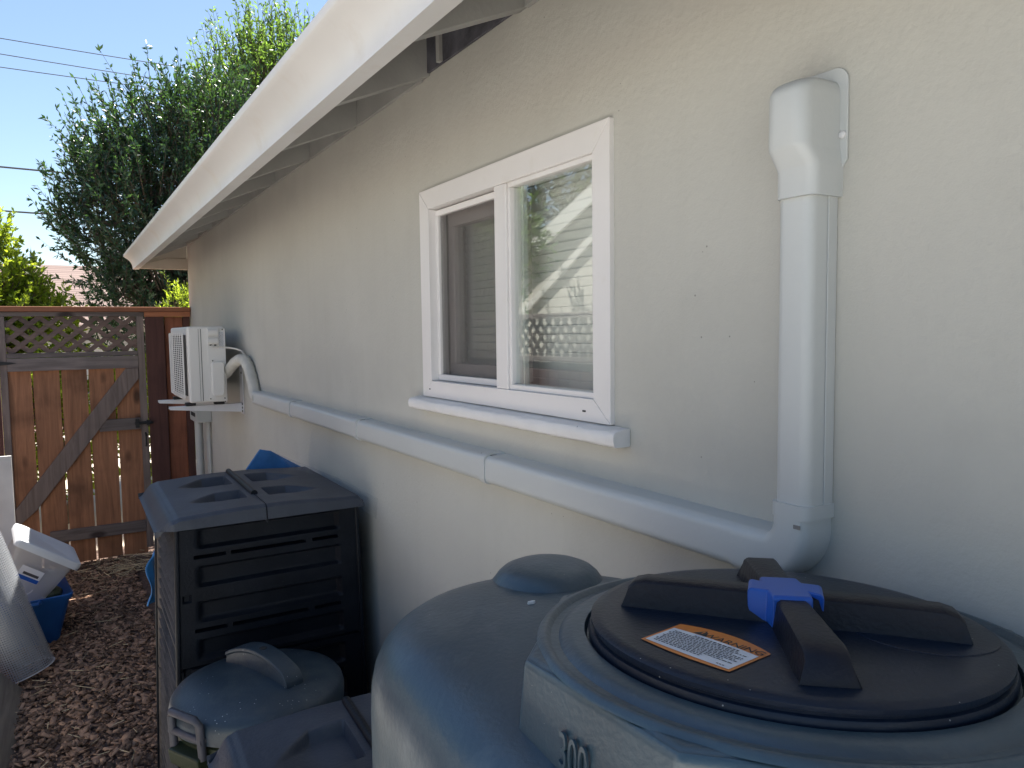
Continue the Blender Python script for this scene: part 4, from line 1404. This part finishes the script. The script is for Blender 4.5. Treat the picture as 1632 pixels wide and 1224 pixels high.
def crown(blobs, shoots, per, slen, size, seed, upness=.6, fill=0.5, wr=.34):
    r = np.random.default_rng(seed)
    vol = np.array([b_[3] * b_[4] * b_[5] for b_ in blobs]) ** .75
    pr = vol / vol.sum()
    Ps, Ds, Tw = [], [], []
    idx = r.choice(len(blobs), shoots, p=pr)
    for i in idx:
        b_ = blobs[i]
        c, rad = np.array(b_[:3]), np.array(b_[3:6])
        q = r.normal(size=3)
        q /= np.linalg.norm(q)
        rr__ = r.random() ** (1 / 3) if r.random() < fill else r.uniform(.82, 1.04)
        s = c + q * rad * rr__
        d = q * .7 + np.array([0, 0, upness]) + r.normal(size=3) * .35
        d /= np.linalg.norm(d)
        L = slen * r.uniform(.5, 1.25)
        Tw.append([s - (s - c) * .35, s, s + d * (L * .55) + np.array([0, 0, .25 * L * .3]), s + d * L + np.array([0, 0, .25 * L])])
        t = np.sort(r.random(per))
        bend = np.array([0, 0, 1.]) * (.25 * L)
        p = s + d * (t[:, None] * L) + bend * (t[:, None] ** 2)
        ld = d * .75 + r.normal(size=(per, 3)) * .55
        Ps.append(p)
        Ds.append(ld)
    Tw = np.array(Tw)                      # the shoots themselves: thin tapering crossed strips
    wd = np.array([.0075, .005, .0035, .0012])[None, :, None] * (size / .07) ** .5
    vs, fs = [], []
    for ax_ in (np.array([1., 0, 0]), np.array([0, 1., 0])):
        k = len(vs) * len(Tw) * 8
        vs.append(np.stack([Tw - ax_ * wd, Tw + ax_ * wd], 2).reshape(-1, 3))
        b0 = np.arange(len(Tw))[:, None, None] * 8 + k
        fs.append((b0 + np.array([(0, 1, 3, 2), (2, 3, 5, 4), (4, 5, 7, 6)])[None]).reshape(-1, 4))
    crown.twigs = (np.concatenate(vs), np.concatenate(fs))
    return leaves(np.concatenate(Ps), np.concatenate(Ds), size, seed + 1, wr)

def limbs(root, trunk, blobs, rad, m='bark'):
    q = MB()
    t0, t1 = Vector(trunk[0]), Vector(trunk[1])
    mid = (t0 + t1) / 2 + Vector((.08, .05, 0))
    q.tube([t0, mid, t1], [rad, rad * .8, rad * .55], 12)
    for b_ in blobs:
        c = Vector(b_[:3])
        s = t0.lerp(t1, random.uniform(.5, .95))
        k = (s + c) / 2 + Vector((random.uniform(-.15, .15), random.uniform(-.15, .15), .12))
        q.tube([s, k, c, c + Vector((random.uniform(-.1, .1), random.uniform(-.1, .1), b_[5] * .7))], [rad * .4, rad * .3, rad * .18, rad * .05], 8)
    q.build('trunk', m, root, smooth=60)

T1 = thing('evergreen_tree', 'big dark green leafy tree rising behind the gate', 'tree', (.6, 10.2, -H))
B1 = [(.95, 10.4, 1.5, 1.35, 1.1, 1.35), (.05, 10.0, 1.2, .85, .8, .95), (.25, 10.1, 2.15, .62, .6, .75), (-.62, 9.9, 1.35, .38, .4, .33), (.25, 9.8, .1, .85, .7, .95),
      (-.35, 10.1, 1.9, .35, .4, .5), (.9, 10.3, 2.6, .65, .6, .55), (.0, 9.9, -.9, .6, .5, .6), (.75, 10.0, .3, .7, .6, .9)]
limbs(T1, ((.6, 10.2, -H), (.75, 10.3, 1.2)), B1, .14)
V, F = crown(B1, 2500, 32, .45, .070, 11, .75, .45)
np_mesh('crown', V, F, 'leafdark', T1)
np_mesh('twigs', *crown.twigs, 'bark', T1)
T2 = thing('tall_tree', 'taller brighter green tree with upright shoots behind the roof gutter', 'tree', (1.9, 12.0, -H))
B2 = [(1.75, 12.0, 3.3, .75, .7, 1.15), (2.5, 12.3, 3.3, .9, .8, 1.4), (1.3, 11.8, 2.6, .5, .6, .8), (2.2, 12.2, 1.8, 1.2, .9, 1.2)]
limbs(T2, ((1.9, 12.0, -H), (2.0, 12.1, 2.6)), B2, .13)
V, F = crown(B2, 1900, 28, .60, .072, 21, 1.5, .5)
np_mesh('crown', V, F, 'leafmid', T2)
np_mesh('twigs', *crown.twigs, 'bark', T2)
T3 = thing('leafy_shrub', 'bright yellow green shrub beyond the gate at the left edge', 'shrub', (-1.75, 9.3, -H))
B3 = [(-1.85, 9.3, .45, .62, .5, .75), (-1.50, 9.2, .22, .42, .45, .45), (-1.22, 9.2, -.05, .36, .4, .48), (-1.8, 9.3, -.7, .7, .5, .8)]
limbs(T3, ((-1.75, 9.3, -H), (-1.75, 9.3, .0)), B3, .05)
V, F = crown(B3, 1300, 26, .24, .066, 31, .5, .4, .45)
np_mesh('crown', V, F, 'leaflight', T3)
np_mesh('twigs', *crown.twigs, 'bark', T3)
T4 = thing('feathery_shrub', 'small feathery light green shrub peeking over the fence at the house corner', 'shrub', (.14, 7.75, -H))
B4 = [(.10, 7.75, .12, .10, .12, .26), (.2, 7.8, -.3, .16, .15, .5), (.0, 7.72, .22, .06, .06, .16)]
limbs(T4, ((.14, 7.75, -H), (.14, 7.75, -.1)), B4, .02)
V, F = crown(B4, 130, 30, .22, .045, 41, 1.1, .5, .25)
np_mesh('crown', V, F, 'leaflight', T4)
np_mesh('twigs', *crown.twigs, 'bark', T4)
for i, (x, y, r, lab) in enumerate(((-1.0, 8.6, .55, 'low green bush seen through the gaps of the gate, left of its brace'), (-.1, 8.5, .5, 'low green bush seen through the gap between gate and fence'))):
    t = thing('low_bush', lab, 'shrub', (x, y, -H), 'bushes behind the gate')
    bb = [(x, y, -1.0, r, .35, .55), (x - .2, y + .1, -.6, r * .7, .3, .4)]
    limbs(t, ((x, y, -H), (x, y, -1.0)), bb, .03)
    V, F = crown(bb, 260, 18, .2, .075, 51 + i, .5, .4, .45)
    np_mesh('crown', V, F, 'leaflight', t)
    np_mesh('twigs', *crown.twigs, 'bark', t)
# far conifer over the roof
fc = thing('distant_conifer', 'hazy far conifer tip above the pinkish roof', 'tree', (-2.39, 70, -H))
q = MB()
for k in range(70):
    t = k / 69
    r = .9 * (1 - t) ** .9 * random.uniform(.5, 1.15)
    a = random.uniform(0, 2 * PI)
    z = 3.0 + 3.9 * t
    d_ = Vector((math.cos(a), math.sin(a), 0))
    s_ = Vector((-d_.y, d_.x, 0))
    c_ = Vector((-2.39, 70, z))
    q.add([c_ + Vector((0, 0, .5)), c_ + d_ * r - s_ * .3 * r + Vector((0, 0, -.2)), c_ + d_ * r * 1.15, c_ + d_ * r + s_ * .3 * r + Vector((0, 0, -.2))], [(0, 1, 2), (0, 2, 3)])
q.build('crown', 'leafblue', fc, smooth=0)
MB().tube([(-2.39, 70, -H), (-2.39, 70, 6.6)], [.25, .04], 8).build('trunk', 'bark', fc)

# ------------------------------------------------------------------ other houses
nh = thing('bungalow', 'low house with pinkish brown shingle roof beyond the gate, between the trees', 'house', (0, 24, -H))
MB().box(-7, 9, 20.6, 27.4, -H, .45).build('wall', 'nwall', nh, smooth=0)
q = MB().add([(-7.5, 20.0, .28), (9.5, 20.0, .28), (9.5, 24, 1.98), (-7.5, 24, 1.98), (-7.5, 28, .28), (9.5, 28, .28)], [(0, 1, 2, 3), (3, 2, 5, 4)])
ro = q.build('roof', 'shingle', nh, smooth=0, recalc=False)
uvl = ro.data.uv_layers.new(name='UVMap')
for lp_ in ro.data.loops:
    co = ro.data.vertices[lp_.vertex_index].co
    uvl.data[lp_.index].uv = (co.x, abs(co.y) * 1.09)
q = MB()
for x in (-7, 9.0): q.prism([(20.6, .45), (27.4, .45), (24, 1.9)], 0, x - .05, x + .05)
q.build('gable', 'nwall', nh, smooth=0)
MB().box(.3, .9, 23.6, 24.4, 1.5, 2.5).build('chimney', 'panel', nh, bevel=.02)
# neighbour house across the left fence: its gable end shows in the window glass
gh = thing('gabled_house', 'neighbouring house with white rake boards, mirrored in the window', 'house', (-6, 4, -H))
NX = -4.6
MB().box(-11, NX, .9, 9.1, -H, .80).build('wall', 'nwall', gh, smooth=0)
MB().prism([(.9, .80), (9.1, .80), (5.0, 2.42)], 0, NX - .2, NX).build('gable', 'nwall', gh, smooth=0)
q = MB()
for sgn in (1, -1):
    q.beam((NX + .10, 5 + sgn * 4.7, .60), (NX + .10, 5, 2.46), .04, .19, up=(0, 0, 1))
q.build('rake_board', 'ntrim', gh, smooth=0)
q = MB()
for sgn in (1, -1):
    q.beam((NX + .025, 5 + sgn * 4.1, .10), (NX + .025, 5, 2.32), .04, .09, up=(0, 0, 1))
q.build('frieze_board', 'ntrim', gh, smooth=0)
q = MB()
for sgn in (1, -1):
    q.add([(NX + .09, 5 + sgn * 4.8, .68), (NX + .09, 5, 2.58), (-11.3, 5, 2.58), (-11.3, 5 + sgn * 4.8, .68)], [(0, 1, 2, 3)])
q.build('roof', 'eave', gh, smooth=0, solid=.05)
T5 = thing('yard_tree', 'leafy tree of the neighbouring yard, mirrored in the upper part of the window', 'tree', (-3.6, 8.5, -H))
B5 = [(-3.5, 8.0, .95, .5, .5, .45), (-3.4, 7.6, 1.0, .35, .35, .35), (-3.6, 8.6, .3, .5, .5, .5)]
limbs(T5, ((-3.6, 8.5, -H), (-3.6, 8.5, .6)), B5, .08)
V, F = crown(B5, 420, 22, .45, .095, 61, .7, .5)
np_mesh('crown', V, F, 'leafmid', T5)
np_mesh('twigs', *crown.twigs, 'bark', T5)

T6 = thing('big_tree', 'large dark tree behind the neighbouring gable, mirrored in the window top', 'tree', (-9.5, 16, -H))
B6 = [(-9.5, 16, 2.6, 3.0, 2.6, 2.2), (-8.0, 18.5, 2.5, 2.4, 2.2, 2.0), (-10.5, 13, 2.0, 1.6, 1.6, 1.5)]
limbs(T6, ((-9.5, 16, -H), (-9.5, 16, 1.5)), B6, .25)
V, F = crown(B6, 700, 22, 1.0, .24, 71, .7, .5, .4)
np_mesh('crown', V, F, 'leafdark', T6)
np_mesh('twigs', *crown.twigs, 'bark', T6)

# ------------------------------------------------------------------ overhead wires
for z0, z1, y, r, lab in ((5.879, 5.863, 18, .008, 'topmost thin power line across the sky'), (5.576, 5.525, 18, .008, 'second thin power line from the top, across the sky'),
                          (5.322, 5.345, 18, .008, 'third thin power line from the top, across the sky'), (3.383, 3.355, 18, .018, 'upper one of two thick black cables at the left, running into the dark tree'),
                          (2.522, 2.490, 18, .018, 'lower one of two thick black cables at the left, just above the shrub')):
    pts = []
    for k in range(41):
        x = -22 + 44 * k / 40
        sag = ((x + 1) / 22) ** 2 * .9
        pts.append((x, y, z0 + (z1 - z0) * (x + 1.7) / 3.9 + sag))
    tag(MB().tube(pts, r, 6).build('power_line', 'wire', loc=(0, y, z0)), lab, 'cable', 'overhead cables')
for x in (-22, 22):
    t = thing('utility_pole', 'wooden pole carrying the overhead cables', 'pole', (x, 18, -H), 'poles of the overhead cables')
    MB().tube([(x, 18.15, -H), (x, 18.15, 8.2)], [.15, .11], 12).build('mast', 'pole', t)
    q = MB().box(x - .05, x + .05, 17.2, 19.1, 6.6, 6.72)
    q.build('crossarm', 'pole', t)
